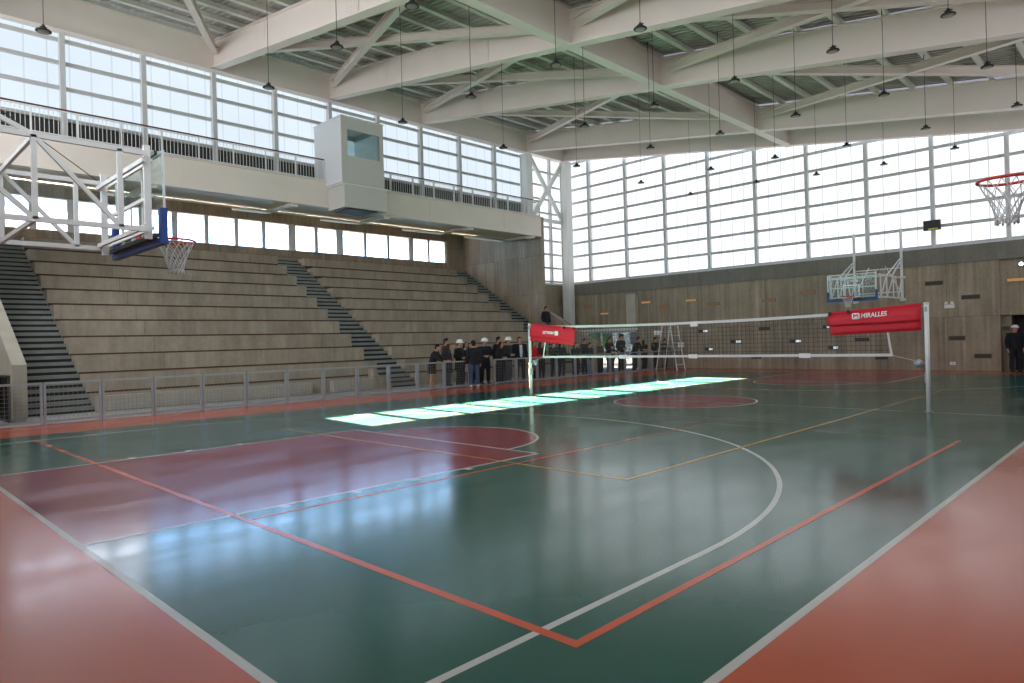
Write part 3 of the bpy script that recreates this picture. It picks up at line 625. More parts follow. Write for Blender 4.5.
# ------------------------------------------------------------------ basketball goals
def hoop_net(m, cx, cy, z, n=12):
    R = [.222, .185, .145, .115, .098, .09]; H = [0, .08, .16, .24, .31, .36]
    for k in range(n):
        for s_ in (1, -1):
            pts = []
            for i in range(6):
                a = 2*pi*(k+.5*s_*i)/n; pts.append((cx+R[i]*cos(a), cy+R[i]*sin(a), z-H[i]))
            m.tube(pts, .0045, NETW, 5)
    for i in (5,): m.tube([(cx+R[i]*cos(2*pi*k/24), cy+R[i]*sin(2*pi*k/24), z-H[i]) for k in range(24)], .008, NETW, 5, closed=True)
    for k in range(n): a = 2*pi*k/n; m.tube([(cx+.09*cos(a), cy+.09*sin(a), z-.36), (cx+.092*cos(a), cy+.092*sin(a), z-.41)], .01, NETW, 5)
def goal(loc, rz, reach, label, wallpost):
    """local: board in plane x=0 facing +x, rim centre at x=.38, wall at x=-reach"""
    t = empty('basketball_goal', loc, rz)
    m = MB(); m.box(-.012,-.9,2.9,.0,.9,3.95,BOARDG); m.build('backboard', t)
    m = MB()
    for (a, c) in (((.012,-.9,3.93),(.012,.9,3.93)),((.012,-.88,2.95),(.012,-.88,3.91)),((.012,.88,2.95),(.012,.88,3.91))): m.bar(a, c, .02, .035, WSTEEL, up=(0,0,1) if a[1] != c[1] else (0,1,0))
    for (a, c) in (((.007,-.3,3.5),(.007,.3,3.5)),((.007,-.3,3.05),(.007,.3,3.05)),((.007,-.28,3.07),(.007,-.28,3.48)),((.007,.28,3.07),(.007,.28,3.48))): m.bar(a, c, .006, .045, WHITE, up=(0,0,1) if a[1] != c[1] else (0,1,0))
    m.build('board_markings', t)
    m = MB()
    m.box(-.05,-.93,2.87,.03,.93,2.94,BLUE); m.box(-.05,-.93,2.94,.03,-.86,3.28,BLUE); m.box(-.05,.86,2.94,.03,.93,3.28,BLUE); m.build('edge_padding', t)
    m = MB(); m.tube([(.43+.23*cos(2*pi*k/32), .23*sin(2*pi*k/32), 3.05) for k in range(32)], .014, RIMRED, 8, closed=True)
    m.box(-.01,-.09,2.99,.01,.09,3.09,RIMRED); m.bar((0,-.05,3.04),(.24,-.12,3.04),.02,.025,RIMRED); m.bar((0,.05,3.04),(.24,.12,3.04),.02,.025,RIMRED); m.bar((.0,0,3.0),(.21,0,3.045),.14,.012,RIMRED)
    m.build('rim', t)
    m = MB(); hoop_net(m, .43, 0, 3.04); m.build('net', t)
    m = MB()                                   # steel frame behind the glass
    for y in (-.84, .84): m.bar((-.15,y,2.92),(-.15,y,3.98), .05, .07, WSTEEL)
    for y in (-.4, .4): m.bar((-.06,y,2.95),(-.06,y,3.92), .03, .03, WSTEEL)
    for z in (3.05, 3.42, 3.82): m.bar((-.1,-.84,z),(-.1,.84,z), .03, .04, WSTEEL)
    m.bar((-.07,-.86,2.97),(-.07,.86,2.97), .05, .05, DGREY); m.bar((-.04,-.8,3.93),(-.04,.8,3.93), .03, .045, DGREY)
    m.build('board_frame', t)
    for y in (-.92, .92):
        m = MB(); zt, zm = 3.87, 3.015; L = reach
        m.bar((-L,y,zt),(-.18,y,zt), .04, .055, WSTEEL); m.bar((-L,y,zm),(-.18,y,zm), .04, .055, WSTEEL)
        for x in (-.45, -1.23, -2.1): 
            if x > -L+.2: m.bar((x,y,zm),(x,y,zt), .04, .05, WSTEEL)
        m.bar((-1.23,y,zt),(-.45,y,zm), .035, .045, WSTEEL); m.bar((-2.1,y,zt-.02),(-1.23,y,zm), .035, .045, WSTEEL)
        if L > 2.6: m.bar((-L,y,zm+1.75),(-1.23,y,zt), .035, .045, WSTEEL)
        m.build('arm_truss', t)
    for x, z in ((-.2,3.80),(-.2,3.05),(-1.23,3.86),(-1.23,3.02)): MB().bar((x,-.92,z),(x,.92,z), .035, .05, WSTEEL).build('cross_tie', t)
    m = MB(); m.tube([(-1.23,.92,3.87),(-reach+.02,.3,5.6)], .006, CABLE, 6); m.tube([(-.2,.92,3.9),(-reach+.02,.6,5.8)], .006, CABLE, 6)
    m.build('stay_cable', t)
    for y in (-.92, .92):
        m = MB(); m.bar((-reach+.06,y,2.9),(-reach+.06,y,wallpost), .09, .1, WSTEEL)
        for z in (2.97, 3.9): m.box(-reach-.0,y-.12,z-.05,-reach+.03,y+.12,z+.05,WSTEEL)
        m.build('wall_post', t)
    for y in (-.92, .92):                      # bracing fans beside the wall
        m = MB(); x = -reach+.12
        m.bar((x,y,4.6),(-1.9,y,3.87), .04, .05, WSTEEL); m.bar((x,y,3.87),(-reach+.6,y,3.02), .04, .05, WSTEEL); m.bar((-reach+.6,y,3.02),(-reach+1.0,y,3.87), .04, .05, WSTEEL)
        m.bar((x,y*.35,4.4),(x,y*.95,3.3), .035, .04, WSTEEL)
        m.build('wall_strut', t)
    m = MB(); m.bar((-reach+.1,-.92,4.3),(-reach+.1,.92,4.3), .05, .05, WSTEEL); m.bar((-reach+.1,-.92,3.3),(-reach+.1,.92,3.3), .05, .05, WSTEEL); m.build('wall_rail', t)
    tag(t, label, 'basketball goal', 'wall mounted basketball goals'); return t
goal((1.23,7.5,0), 0, 3.13, 'large wall-hung basketball goal at the left, seen from behind its glass board', 4.6)
goal((26.8,7.5,0), pi, 3.38, 'small distant basketball goal on the far concrete wall above the net', 5.93)
goal((6.40,-.92,0), pi/2, 1.55, 'basketball goal at the right edge with only its red rim and net in view', 4.4)

# ------------------------------------------------------------------ perimeter fence
PX = [-.5, .8, 2.08, 3.30, 4.50, 5.74, 6.97, 8.20, 9.42, 10.65, 11.88, 13.09, 14.31, 15.55, 16.84, 18.08, 19.33, 20.56, 21.83, 23.1, 24.4, 25.62, 26.83, 28.0, 29.1, 30.05]
for i in range(len(PX)-1):
    x0, x1 = PX[i], PX[i+1]; h = (x1-x0)/2
    if i == 13: continue                        # open gate where the visitors stand
    t = empty('fence_panel', ((x0+x1)/2, YF+.03, 0)); m = MB()
    for s_ in (-1, 1): m.bar((s_*(h-.035),0,0),(s_*(h-.035),0,.97), .06, .05, GALV)
    m.bar((-h+.03,0,.97),(h-.03,0,.97), .05, .05, GALV); m.bar((-h+.03,0,.07),(h-.03,0,.07), .04, .05, GALV); m.build('frame', t)
    m = MB(); k = int((x1-x0)/.1)
    for j in range(1, k): xx = -h+.03+(2*h-.06)*j/k; m.bar((xx,0,.09),(xx,0,.95), .005, .005, WIRE)
    for j in range(1, 9): m.bar((-h+.05,0,.09+.095*j),(h-.05,0,.09+.095*j), .005, .005, WIRE)
    m.build('wire_mesh', t)
    tag(t, 'low galvanised wire fence panel between court and stands, %s from the left end' % ORD[i], 'fence panel', 'fence panels along the stands')

# ------------------------------------------------------------------ volleyball net
NX = 14.0; PR, PL = 1.97, 12.87
def post(y, label, side):
    t = empty('net_post', (NX, y, 0)); m = MB()
    m.tube([(0,0,0),(0,0,2.18)], .045, WSTEEL, 16); m.build('pole', t)
    m = MB(); m.lathe([(.05,0),(.05,.02),(.03,.03)], (0,0,2.18), WSTEEL, 14); m.box(-.06,-.02,2.02,.06,.02,2.12,GALV); m.build('pulley_head', t)
    m = MB(); m.lathe([(.075,0),(.075,.012)], (0,0,.001), GALV, 16); m.build('floor_plate', t)
    m = MB(); m.tube([(-.03,side*.17,.98),(.03,side*.17,.98)], .085, GALV, 16); m.bar((0,side*.02,1.0),(0,side*.12,.98), .03, .03, GALV); m.box(-.04,side*.045-.012,.6,.04,side*.045+.012,.8,GALV); m.build('winch', t)
    tag(t, label, 'net post'); return t
post(PR, 'white volleyball net post at the right with round winch', 1)
post(PL, 'white volleyball net post at the left, in front of the visitors', -1)
def ztop_(y): 
    u = (y-PR)/(PL-PR); return 2.13-.10*(4*u*(1-u))
def zbot_(y): 
    u = (y-PR)/(PL-PR); return 1.155+.0*u
t = empty('volleyball_net', (NX, 7.4, 0)); N0, N1 = 2.62, 12.3
m = MB(); k = 24
pts = [(0, PR-7.4+(PL-PR)*i/k, ztop_(PR+(PL-PR)*i/k)) for i in range(k+1)]; m.tube(pts, .006, NETW, 6)
for i in range(1, k):
    pass
for i in range(k):
    ya, yb_ = N0+(N1-N0)*i/k, N0+(N1-N0)*(i+1)/k; m.vbar((0,ya-7.4,ztop_(ya)),(0,yb_-7.4,ztop_(yb_)), .008, -.06, .005, NETW)
m.build('top_tape', t)
m = MB(); m.vbar((0,N0-7.4,1.155),(0,N1-7.4,1.155), .008, -.03, .03, NETW)
m.tube([(0,N0-7.4,1.15),(0,PR+.1-7.4,1.0)], .005, NETW, 5); m.tube([(0,N1-7.4,1.15),(0,PL-.1-7.4,1.0)], .005, NETW, 5); m.build('bottom_tape', t)
m = MB(); m.bar((0,N0-7.4,1.13),(0,N0+.12-7.4,2.03), .04, .01, NETW); m.build('side_band', t)
m = MB(); m.bar((0,N1-7.4+.02,1.13),(0,N1-.15-7.4,2.03), .04, .01, NETW); m.build('side_band', t)
m = MB(); k = 96
for i in range(1, k):
    y = N0+.1+(N1-N0-.2)*i/k; m.bar((0,y-7.4,1.17),(0,y-7.4,ztop_(y)-.05), .008, .006, NETD)
for j in range(1, 9): m.bar((0,N0+.08-7.4,1.155+.1*j),(0,N1-.12-7.4,1.155+.1*j), .006, .008, NETD)
m.build('mesh', t)
m = MB()
for y in (9.35, 7.2, 4.4): m.box(-.015,y-7.4-.12,1.1,.015,y-7.4+.12,1.2,WHITE)
for y in (7.15,): m.box(-.015,y-7.4-.1,ztop_(y)-.12,.015,y-7.4+.1,ztop_(y)-.01,WHITE)
m.build('tape_pad', t)
tag(t, 'dark meshed volleyball net with white tapes stretched between two posts', 'volleyball net')

def text_mesh(s, size, m, bold=.004, shear=.18):
    cu = bpy.data.curves.new('lettering', 'FONT'); cu.body = s; cu.size = size; cu.shear = shear; cu.offset = bold; cu.extrude = .002
    o = bpy.data.objects.new('tmp', cu); COL.objects.link(o)
    dg = bpy.context.evaluated_depsgraph_get(); dg.update()
    me = bpy.data.meshes.new_from_object(o.evaluated_get(dg)); bpy.data.objects.remove(o); me.materials.clear(); me.materials.append(m); return me
def banner(loc, y_a, y_b, za, zb2, zc_, zd, ze_a, ze_b, label, flip, open_end):
    """red sleeve folded over the top cord between y_a (post side) and y_b; za/zb2 top heights, zc_/zd front hem, ze_* back hem"""
    t = empty('net_banner', loc); n = 14; x, y0, z0 = loc
    def sheet(off_t, off_b, hem_a, hem_b, a_off, b_off, name):
        m = MB(); vs = []; fs = []
        for i in range(n+1):
            u = i/n; y = y_a+(y_b-y_a)*(a_off+(1-a_off-b_off)*u); zt = za+(zb2-za)*u; zh = hem_a+(hem_b-hem_a)*u
            w_ = .006*sin(u*17)+.004*sin(u*41)
            for j in range(7):
                v = j/6; xx = off_t+(off_b-off_t)*min(1, v*2.2)+w_*v
                vs.append((xx-x, y-y0, zt+(zh-zt)*v-z0))
        for i in range(n):
            for j in range(6): fs.append((i*7+j, (i+1)*7+j, (i+1)*7+j+1, i*7+j+1))
        m.add(vs, fs, REDF, True); o = m.build(name, t); so = o.modifiers.new('thick', 'SOLIDIFY'); so.thickness = .012; return o
    sheet(NX-.01, NX-.085, zc_, zd, 0, 0, 'front_flap'); sheet(NX-.005, NX-.05, ze_a, ze_b, .0, .03, 'rear_flap')
    m = MB()
    for i in range(n):
        u0, u1 = i/n, (i+1)/n; ya, yb = y_a+(y_b-y_a)*u0, y_a+(y_b-y_a)*u1; z_a, z_b = za+(zb2-za)*u0, za+(zb2-za)*u1
        m.vbar((NX-x,ya-y0,z_a-z0),(NX-x,yb-y0,z_b-z0), .05, -.02, .012, REDF)
    m.build('top_fold', t)
    m = MB()
    for q_ in (.76, .97): m.box(NX-.09-x, y_a+(y_b-y_a)*q_-.02-y0, za+(zb2-za)*q_-.06-z0, NX-.05-x, y_a+(y_b-y_a)*q_+.02-y0, za+(zb2-za)*q_+.02-z0, BLACK)
    m.build('strap', t)
    tag(t, label, 'banner'); return t
zr = lambda y: 0
t = banner((NX,2.9,2.0), 2.06, 3.86, 2.19, 2.08, 1.83, 1.79, 1.65, 1.59, 'long red sponsor banner with white lettering folded over the right end of the net', False, False)
L = empty('dummy')
bpy.data.objects.remove(L)
def lettering(t, y_left, y_right, z_left, z_right, h, flip):
    """text on the plane facing -X; screen left is +Y"""
    tl = text_mesh('MIRALLES', h, WHITE, .003); o = bpy.data.objects.new('lettering', tl); COL.objects.link(o)
    xs = [v.co.x for v in tl.vertices]; wd = max(xs)-min(xs); L_ = abs(y_left-y_right); sc_ = (L_)/wd
    ang = math.atan2(z_right-z_left, L_)
    o.parent = t; X = NX-.104-t.location.x
    M = Matrix(((0,0,-1),(-1,0,0),(0,1,0))).to_4x4()         # text x -> -Y, text y -> Z
    R_ = Matrix.Rotation(ang, 4, 'Z')
    mm = M @ R_ @ Matrix.Diagonal((sc_, 1, 1, 1))
    o.matrix_local = Matrix.Translation((X, y_left-t.location.y, z_left-t.location.z)) @ mm
    if flip: o.matrix_local = Matrix.Translation((X, y_right-t.location.y, z_right-t.location.z+.1)) @ M @ Matrix.Rotation(pi+ang, 4, 'Z') @ Matrix.Diagonal((sc_, 1, 1, 1))
    return o
lettering(t, 3.17, 2.66, 1.945, 1.975, .135, False)
m = MB(); X = -.104
def rnd(cy, cz, w_, h_, r, n=5):
    p = []
    for (sx_, sy_, a0) in ((1,1,0),(-1,1,90),(-1,-1,180),(1,-1,270)):
        for k in range(n+1): a = radians(a0+90*k/n); p.append((cy+sx_*(w_/2-r)+r*cos(a), cz+sy_*(h_/2-r)+r*sin(a)))
    return p
m.face([(X, y, z) for y, z in rnd(3.265-2.9, 2.0-2.0-.01, .155, .13, .03)], WHITE); m.build('logo_patch', t)
m = MB(); yy = .365; zz = -.01
for (a, c) in (((yy+.045,zz-.04),(yy+.04,zz+.04)),((yy+.04,zz+.04),(yy,zz)),((yy,zz),(yy-.04,zz+.04)),((yy-.04,zz+.04),(yy-.045,zz-.04))): m.bar((X-.004,)+a, (X-.004,)+c, .004, .02, REDF, up=(0,0.3,1))
m.build('logo_letter', t)
t = banner((NX,11.9,2.0), 12.78, 10.98, 2.19, 2.0, 1.80, 1.60, 1.66, 1.5, 'red sponsor banner folded over the left end of the net, its lettering upside down', True, True)
lettering(t, 12.22, 11.78, 1.85, 1.82, .12, True)
m = MB(); X = NX-.104-NX
m.face([(X, y, z) for y, z in rnd(11.68-11.9, 1.87-2.0-.005, .15, .13, .03)], WHITE); m.build('logo_patch', t)

# ------------------------------------------------------------------ wall slots, speaker, signs on the far wall
SLOTS = [(23.23,3.62,.62,'a',SLOTM),(22.04,3.14,.55,'a',SLOTL),(19.2,3.62,.6,'a',SLOTL),(18.05,3.30,.6,'d',SLOTM),(16.45,3.56,.6,'a',SLOTL),(15.2,3.30,.62,'a',SLOTM),(12.3,3.29,.6,'a',SLOTM),(10.47,3.55,.62,'a',SLOTM),
 (5.44,3.56,.62,'d',SLOTD),(4.2,2.92,.6,'d',SLOTD),(2.71,3.48,.6,'a',SLOTL),(12.56,1.95,.55,'d',SLOTD),(11.2,2.42,.6,'d',SLOTD),(14.03,1.36,.55,'w',SLOTD),(11.1,1.32,.55,'w',SLOTD),(15.5,1.01,.45,'w',SLOTD),
 (8.22,1.33,.58,'d',SLOTD),(4.7,1.31,.55,'d',SLOTD),(3.85,.59,.55,'d',SLOTD),(7.46,.54,.5,'d',SLOTD),(15.8,1.93,.55,'w',SLOTD),(9.42,1.0,.42,'w',SLOTD),(13.0,.59,.5,'d',SLOTD),(9.7,1.93,.3,'w',SLOTD),(3.1,1.64,.25,'d',SLOTD)]
nmz = {'a':'amber-lit','d':'dark','w':'half-bright'}
SLOTS.sort(key=lambda q_: -q_[0]); cnt_ = {}
for i, (y, z, wd, kd, mt) in enumerate(SLOTS):
    t = empty('wall_niche', (XE-.01, y, z)); m = MB(); h = .11 if kd == 'a' else .15
    for (a0,a1,b0,b1) in ((-wd/2-.02,wd/2+.02,h/2,h/2+.02),(-wd/2-.02,wd/2+.02,-h/2-.02,-h/2),(-wd/2-.02,-wd/2,-h/2,h/2),(wd/2,wd/2+.02,-h/2,h/2)): m.box(-.012,a0,b0,.01,a1,b1,CONCD)
    m.build('niche_surround', t)
    m = MB(); m.box(-.006,-wd/2,-h/2,.005,wd/2,h/2,mt)
    m.build('niche_glass', t)
    if kd == 'w': m = MB(); m.box(-.01,-wd/2+.02,-h/2+.02,-.004,-wd/2+wd*.5,h/2-.02,SLOTW); m.build('bright_pane', t)
    side = 'upper' if z > 2.6 else 'lower'; j_ = cnt_.get((kd, side), 0); cnt_[(kd, side)] = j_+1
    tag(t, '%s %s slot niche from the left in the %s half of the far wall' % (ORD[j_], nmz[kd], side), 'wall niche', 'slot niches in the far wall')
t = empty('flood_lamp', (XE-.12, 5.42, 5.9)); MB().box(-.09,-.3,-.2,.06,.3,.2,BLACK).build('lamp_body', t); MB().box(-.1,-.22,-.19,-.09,.12,-.13,mat('yellow_label', srgb(210,200,40), .5)).build('yellow_strip', t)
m = MB(); m.bar((.06,0,0),(.12,0,0),.06,.3,DGREY); m.build('bracket', t); tag(t, 'black box floodlight fixed to a mullion of the far glazing', 'floodlight')
t = empty('emergency_light', (XE-.03, 4.92, 2.66)); MB().box(-.04,-.17,-.15,.03,.17,0,WHITE).build('housing', t)
m = MB(); m.lathe([(.06,0),(.07,.06),(.03,.12)], (-.03,-.1,.0), WHITE, 12); m.lathe([(.06,0),(.07,.06),(.03,.12)], (-.03,.1,.0), WHITE, 12); m.build('twin_heads', t); tag(t, 'white twin-head emergency light on the far wall right of the net', 'emergency light')
t = empty('socket_box', (XE-.02, 4.86, .30)); MB().box(-.03,-.09,-.06,.02,.09,.06,WHITE).build('cover', t); MB().box(-.034,-.04,-.03,-.03,.04,.03,mat('light_grey_plastic', srgb(180,180,180), .5)).build('socket_face', t); tag(t, 'small white socket box low on the far wall', 'socket')
t = empty('bulkhead_lamp', (XE+.1, 2.57, 4.06)); m = MB(); m.tube([(-.09,0,0),(.02,0,0)], .1, DGREY, 16); m.build('ring', t)
m = MB(); m.tube([(-.11,0,0),(-.09,0,0)], .075, mat('lit_bulkhead', srgb(250,250,250), .4, emis=(1,1,1,1), estr=3.), 16); m.build('diffuser', t); tag(t, 'small round lit lamp high above the recess at the right', 'wall lamp')
# entrance glazing in the far wall
d = empty('door_1', (XE+.2, (DY0+DY1)/2, 0)); struct(d, 'glazed entrance behind the visitors'); hw = (DY1-DY0)/2
m = MB(); m.box(-.1,-hw,DZ-.1,.1,hw,DZ,MULL)
for y in (-hw+.04,-hw/2.4,.3,1.3,hw-.04): m.box(-.05,y-.04,0,.05,y+.04,DZ-.1,MULL)
m.build('door_frame', d); MB().box(-.006,-hw,0.0,.006,hw,DZ-.1,DOORG).build('door_glass', d)
b = MB(); b.box(XE-.12, DY0-.1, DZ, XE, DY1+.1, DZ+.13, WSTEEL); struct(b.build('trim_5'), 'white lintel over the entrance')

# outside
b = MB(); b.box(XE+.6, -40, -.4, 90, 80, -.05, GRASS); b.box(-60, 31.9, -.4, XE+.6, 80, -.05, GRASS); struct(b.build('ground_outside'), 'paved ground outside the hall')
nb = empty('building', (50, 30, -.05)); m = MB(); m.box(0,-14,0,8,10,9,mat('pale_facade', srgb(170,168,160), .9, noise=.06)); m.build('facade', nb)
for i in range(6):
    for k in range(2): MB().box(-.06,-12.5+3.7*i,1.2+3.6*k,.02,-10.8+3.7*i,3.0+3.6*k,DGREY).build('window', nb)
m = MB(); m.box(-.4,-14.4,9,8.4,10.4,9.4,DARKW); m.build('roof', nb); tag(nb, 'pale low building seen through the glazed entrance', 'building')
def blob(r, seed, m):
    rnd_ = random.Random(seed); mb = MB()
    for k in range(14):
        c = (rnd_.uniform(-1,1)*r*.7, rnd_.uniform(-1,1)*r*.7, r*1.1+rnd_.uniform(-.6,.7)*r); q_ = r*rnd_.uniform(.3,.5)
        mb.lathe([(.05*q_,-q_),(q_*.6,-q_*.8),(q_*.95,-q_*.25),(q_,.1*q_),(q_*.8,q_*.6),(q_*.35,q_*.94),(.05*q_,q_)], c, m, 9, False)
    return mb
for i, (x, y, r, lb) in enumerate([(36,27.5,1.6,'green shrub outside the glazed entrance, left'),(40,25,2.0,'green shrub outside the glazed entrance, right')]):
    t = empty('shrub', (x,y,-.05)); blob(r, i, FOLIAGE).build('foliage', t); MB().tube([(0,0,0),(0,0,r)], .12, mat('bark', srgb(80,60,45), .9), 8).build('trunk', t); tag(t, lb, 'shrub')

# ------------------------------------------------------------------ referee stand by the fence end
t = empty('referee_stand', (28.45, 16.55, 0)); m = MB()
for (x, y) in ((-.35,-.35),(.35,-.35)): m.bar((x*1.1,-.45,0),(x,-.1,2.25), .04, .04, WSTEEL)
for (x, y) in ((-.35,.35),(.35,.35)): m.bar((x*1.1,.75,0),(x,.35,2.25), .04, .04, WSTEEL)
m.build('ladder_frame', t)
m = MB()
for k in range(5): m.bar((-.37,-.4+.06*k,.3+.36*k),(.37,-.4+.06*k,.3+.36*k), .03, .03, WSTEEL)
m.build('rungs', t); MB().box(-.4,-.15,1.2,.4,.45,1.24,GALV).build('platform', t)
m = MB(); m.bar((-.37,-.1,2.25),(-.37,.4,2.25),.03,.03,WSTEEL); m.bar((.37,-.1,2.25),(.37,.4,2.25),.03,.03,WSTEEL); m.bar((-.37,-.1,2.25),(.37,-.1,2.25),.03,.03,WSTEEL); m.build('guard_rail', t)
MB().box(-.3,-.5,1.16,.25,-.47,1.4,WHITE).build('white_plate', t)
tag(t, 'white tubular referee stand by the far end of the fence', 'referee stand')
t = empty('wall_notice', (XE-.01, 18.5, 1.93)); MB().box(-.015,-.24,-.12,.005,.24,.12,WHITE).build('panel', t); MB().box(-.02,-.25,.11,.0,.25,.13,GALV).build('clip', t); tag(t, 'blank white notice panel on the far wall above the visitors', 'notice')

# ------------------------------------------------------------------ people
def ring(c, d, u, a, b_, n=12):
    d = d.normalized(); r = d.cross(u)
    if r.length < 1e-3: r = d.cross(Vector((0,1,0)))
    r.normalize(); v = r.cross(d).normalized()
    return [c+r*a*cos(2*pi*k/n)+v*b_*sin(2*pi*k/n) for k in range(n)]
def loft(mb, pts, rad, m, n=12, up=(0,1,0)):
    """pts polyline, rad list of r or (a,b); a across (x), b along 'up' (front-back)"""
    pts = [Vector(p) for p in pts]; N = len(pts); vs = []; U = Vector(up)
    for i, p in enumerate(pts):
        d = pts[min(i+1,N-1)]-pts[max(i-1,0)]; r = rad[i]; a, b_ = (r, r) if isinstance(r, (int,float)) else r
        vs += ring(p, d, U, a, b_, n)
    fs = [(i*n+k, i*n+(k+1)%n, (i+1)*n+(k+1)%n, (i+1)*n+k) for i in range(N-1) for k in range(n)]
    fs += [tuple(range(n-1,-1,-1)), tuple((N-1)*n+k for k in range(n))]
    mb.add(vs, fs, m, True)
def ellip(mb, c, r, m, n=14, k=10):
    vs = []; fs = []
    for i in range(k+1):
        ph = -pi/2+pi*i/k; rr = max(cos(ph), .02)
        for j in range(n): a = 2*pi*j/n; vs.append((c[0]+r[0]*rr*cos(a), c[1]+r[1]*rr*sin(a), c[2]+r[2]*sin(ph)))
    fs = [(i*n+j, i*n+(j+1)%n, (i+1)*n+(j+1)%n, (i+1)*n+j) for i in range(k) for j in range(n)]
    fs += [tuple(range(n-1,-1,-1)), tuple(k*n+j for j in range(n))]
    mb.add(vs, fs, m, True)
def remeshed(mb, name, vox, smooth=4):
    o = mb.build('tmp'); fixn(o); r = o.modifiers.new('r', 'REMESH'); r.mode = 'VOXEL'; r.voxel_size = vox; r.use_smooth_shade = True
    s_ = o.modifiers.new('s', 'SMOOTH'); s_.factor = .5; s_.iterations = smooth
    dg = bpy.context.evaluated_depsgraph_get(); dg.update(); me = bpy.data.meshes.new_from_object(o.evaluated_get(dg)); me.name = name
    m0 = mb.mats[0]; bpy.data.objects.remove(o); me.materials.clear(); me.materials.append(m0)
    for p in me.polygons: p.use_smooth = True
    return me
SKIN = mat('skin', srgb(186, 138, 112), .6); CLOTH = mat('cloth', srgb(30,30,34), .9)
POSES = {}
def make_pose(key):
    """front of the figure is -Y, height 1.75"""
    lean = {'lean': .30}.get(key, .0)
    hip = Vector((0, 0, .93)); 
    def tor(z): 
        t_ = max(0, (z-.93)); return Vector((0, -t_*lean, z-.12*lean*t_))
    sh = {s_: tor(1.42)+Vector((s_*.185, 0, 0)) for s_ in (-1,1)}
    if key in ('stand','lean0'): el = {s_: sh[s_]+Vector((s_*.06,.03,-.29)) for s_ in (-1,1)}; wr = {s_: el[s_]+Vector((s_*.0,-.07,-.25)) for s_ in (-1,1)}
    if key == 'rail': el = {s_: sh[s_]+Vector((s_*.06,-.04,-.28)) for s_ in (-1,1)}; wr = {s_: el[s_]+Vector((-s_*.02,-.235,-.09)) for s_ in (-1,1)}
    if key == 'front': el = {s_: sh[s_]+Vector((s_*.07,.02,-.28)) for s_ in (-1,1)}; wr = {s_: el[s_]+Vector((-s_*.18,-.17,-.04)) for s_ in (-1,1)}
    if key == 'lean': el = {s_: sh[s_]+Vector((s_*.04,-.13,-.25)) for s_ in (-1,1)}; wr = {s_: el[s_]+Vector((s_*.0,-.22,-.07)) for s_ in (-1,1)}
    hipj = {s_: Vector((s_*.095,0,.90)) for s_ in (-1,1)}; kn = {s_: Vector((s_*.11,-.02,.50)) for s_ in (-1,1)}; an = {s_: Vector((s_*.12,.02,.09)) for s_ in (-1,1)}
    hc_ = tor(1.5)+Vector((0,-.03-.10*lean,.14))
    b = MB()
    loft(b, [tor(.86),tor(.93),tor(1.05),tor(1.2),tor(1.34),tor(1.42),tor(1.47)], [(.15,.1),(.165,.11),(.135,.095),(.16,.11),(.175,.11),(.14,.085),(.06,.06)], SKIN, 14)
    loft(b, [tor(1.44), hc_+Vector((0,.02,-.06))], [.058,.055], SKIN, 12)
    ellip(b, hc_, (.075,.093,.115), SKIN); ellip(b, hc_+Vector((0,-.03,-.06)), (.052,.06,.055), SKIN)
    loft(b, [hc_+Vector((0,-.088,.02)), hc_+Vector((0,-.108,-.018)), hc_+Vector((0,-.09,-.03))], [.009,.015,.014], SKIN, 8)
    ellip(b, hc_+Vector((0,-.089,-.055)), (.024,.01,.008), SKIN)
    for s_ in (-1,1):
        ellip(b, hc_+Vector((s_*.076,.008,-.01)), (.012,.02,.03), SKIN, 8, 6)
        loft(b, [sh[s_]-Vector((s_*.05,0,0)), sh[s_], sh[s_].lerp(el[s_],.5), el[s_], el[s_].lerp(wr[s_],.35), wr[s_]], [.05,.056,.047,.04,.038,.027], SKIN, 12)
        d = (wr[s_]-el[s_]).normalized(); side = Vector((-s_,0,0)) if key not in ('front',) else Vector((0,-.3,1)).normalized()
        across = d.cross(Vector((1,0,0))).normalized() if abs(d.x) < .8 else Vector((0,0,1))
        loft(b, [wr[s_], wr[s_]+d*.03, wr[s_]+d*.09], [.026,(.02,.036),(.018,.04)], SKIN, 10, up=tuple(across))
        for i, ln in enumerate((.068,.078,.073,.058)):
            o_ = across*(-.03+.02*i); p0 = wr[s_]+d*.085+o_; cu = side*.012
            loft(b, [p0, p0+d*ln*.45+cu*.4, p0+d*ln*.75+cu*1.2, p0+d*ln+cu*2.4], [.0095,.009,.0085,.007], SKIN, 8)
        p0 = wr[s_]+d*.035-across*.03; loft(b, [p0, p0+d*.03-across*.02, p0+d*.065-across*.024+side*.008], [.012,.0105,.008], SKIN, 8)
        loft(b, [hipj[s_], hipj[s_].lerp(kn[s_],.5), kn[s_], kn[s_].lerp(an[s_],.35), an[s_]], [.085,.075,.055,.055,.036], SKIN, 12)
        loft(b, [an[s_]+Vector((0,.03,-.03)), an[s_]+Vector((0,-.05,-.05)), an[s_]+Vector((0,-.13,-.065))], [(.034,.035),(.038,.03),(.035,.02)], SKIN, 10, up=(0,0,1))
    body = remeshed(b, 'body', .0085, 2)
    def jacket(hem):
        j = MB()
        pts = [tor(max(z,.6)) if z > .86 else Vector((0,0,z)) for z in ([hem] + [z for z in (.7,.93,1.05,1.2,1.34,1.42,1.48) if z > hem+.05])]
        tab = {.7:(.2,.15),.93:(.19,.14),1.05:(.168,.128),1.2:(.188,.14),1.34:(.2,.138),1.42:(.165,.108),1.48:(.078,.078)}
        zs = [hem]+[z for z in (.7,.93,1.05,1.2,1.34,1.42,1.48) if z > hem+.05]
        loft(j, pts, [(.205,.155) if hem < .8 else (.19,.142)]+[tab[z] for z in zs[1:]], CLOTH, 16)
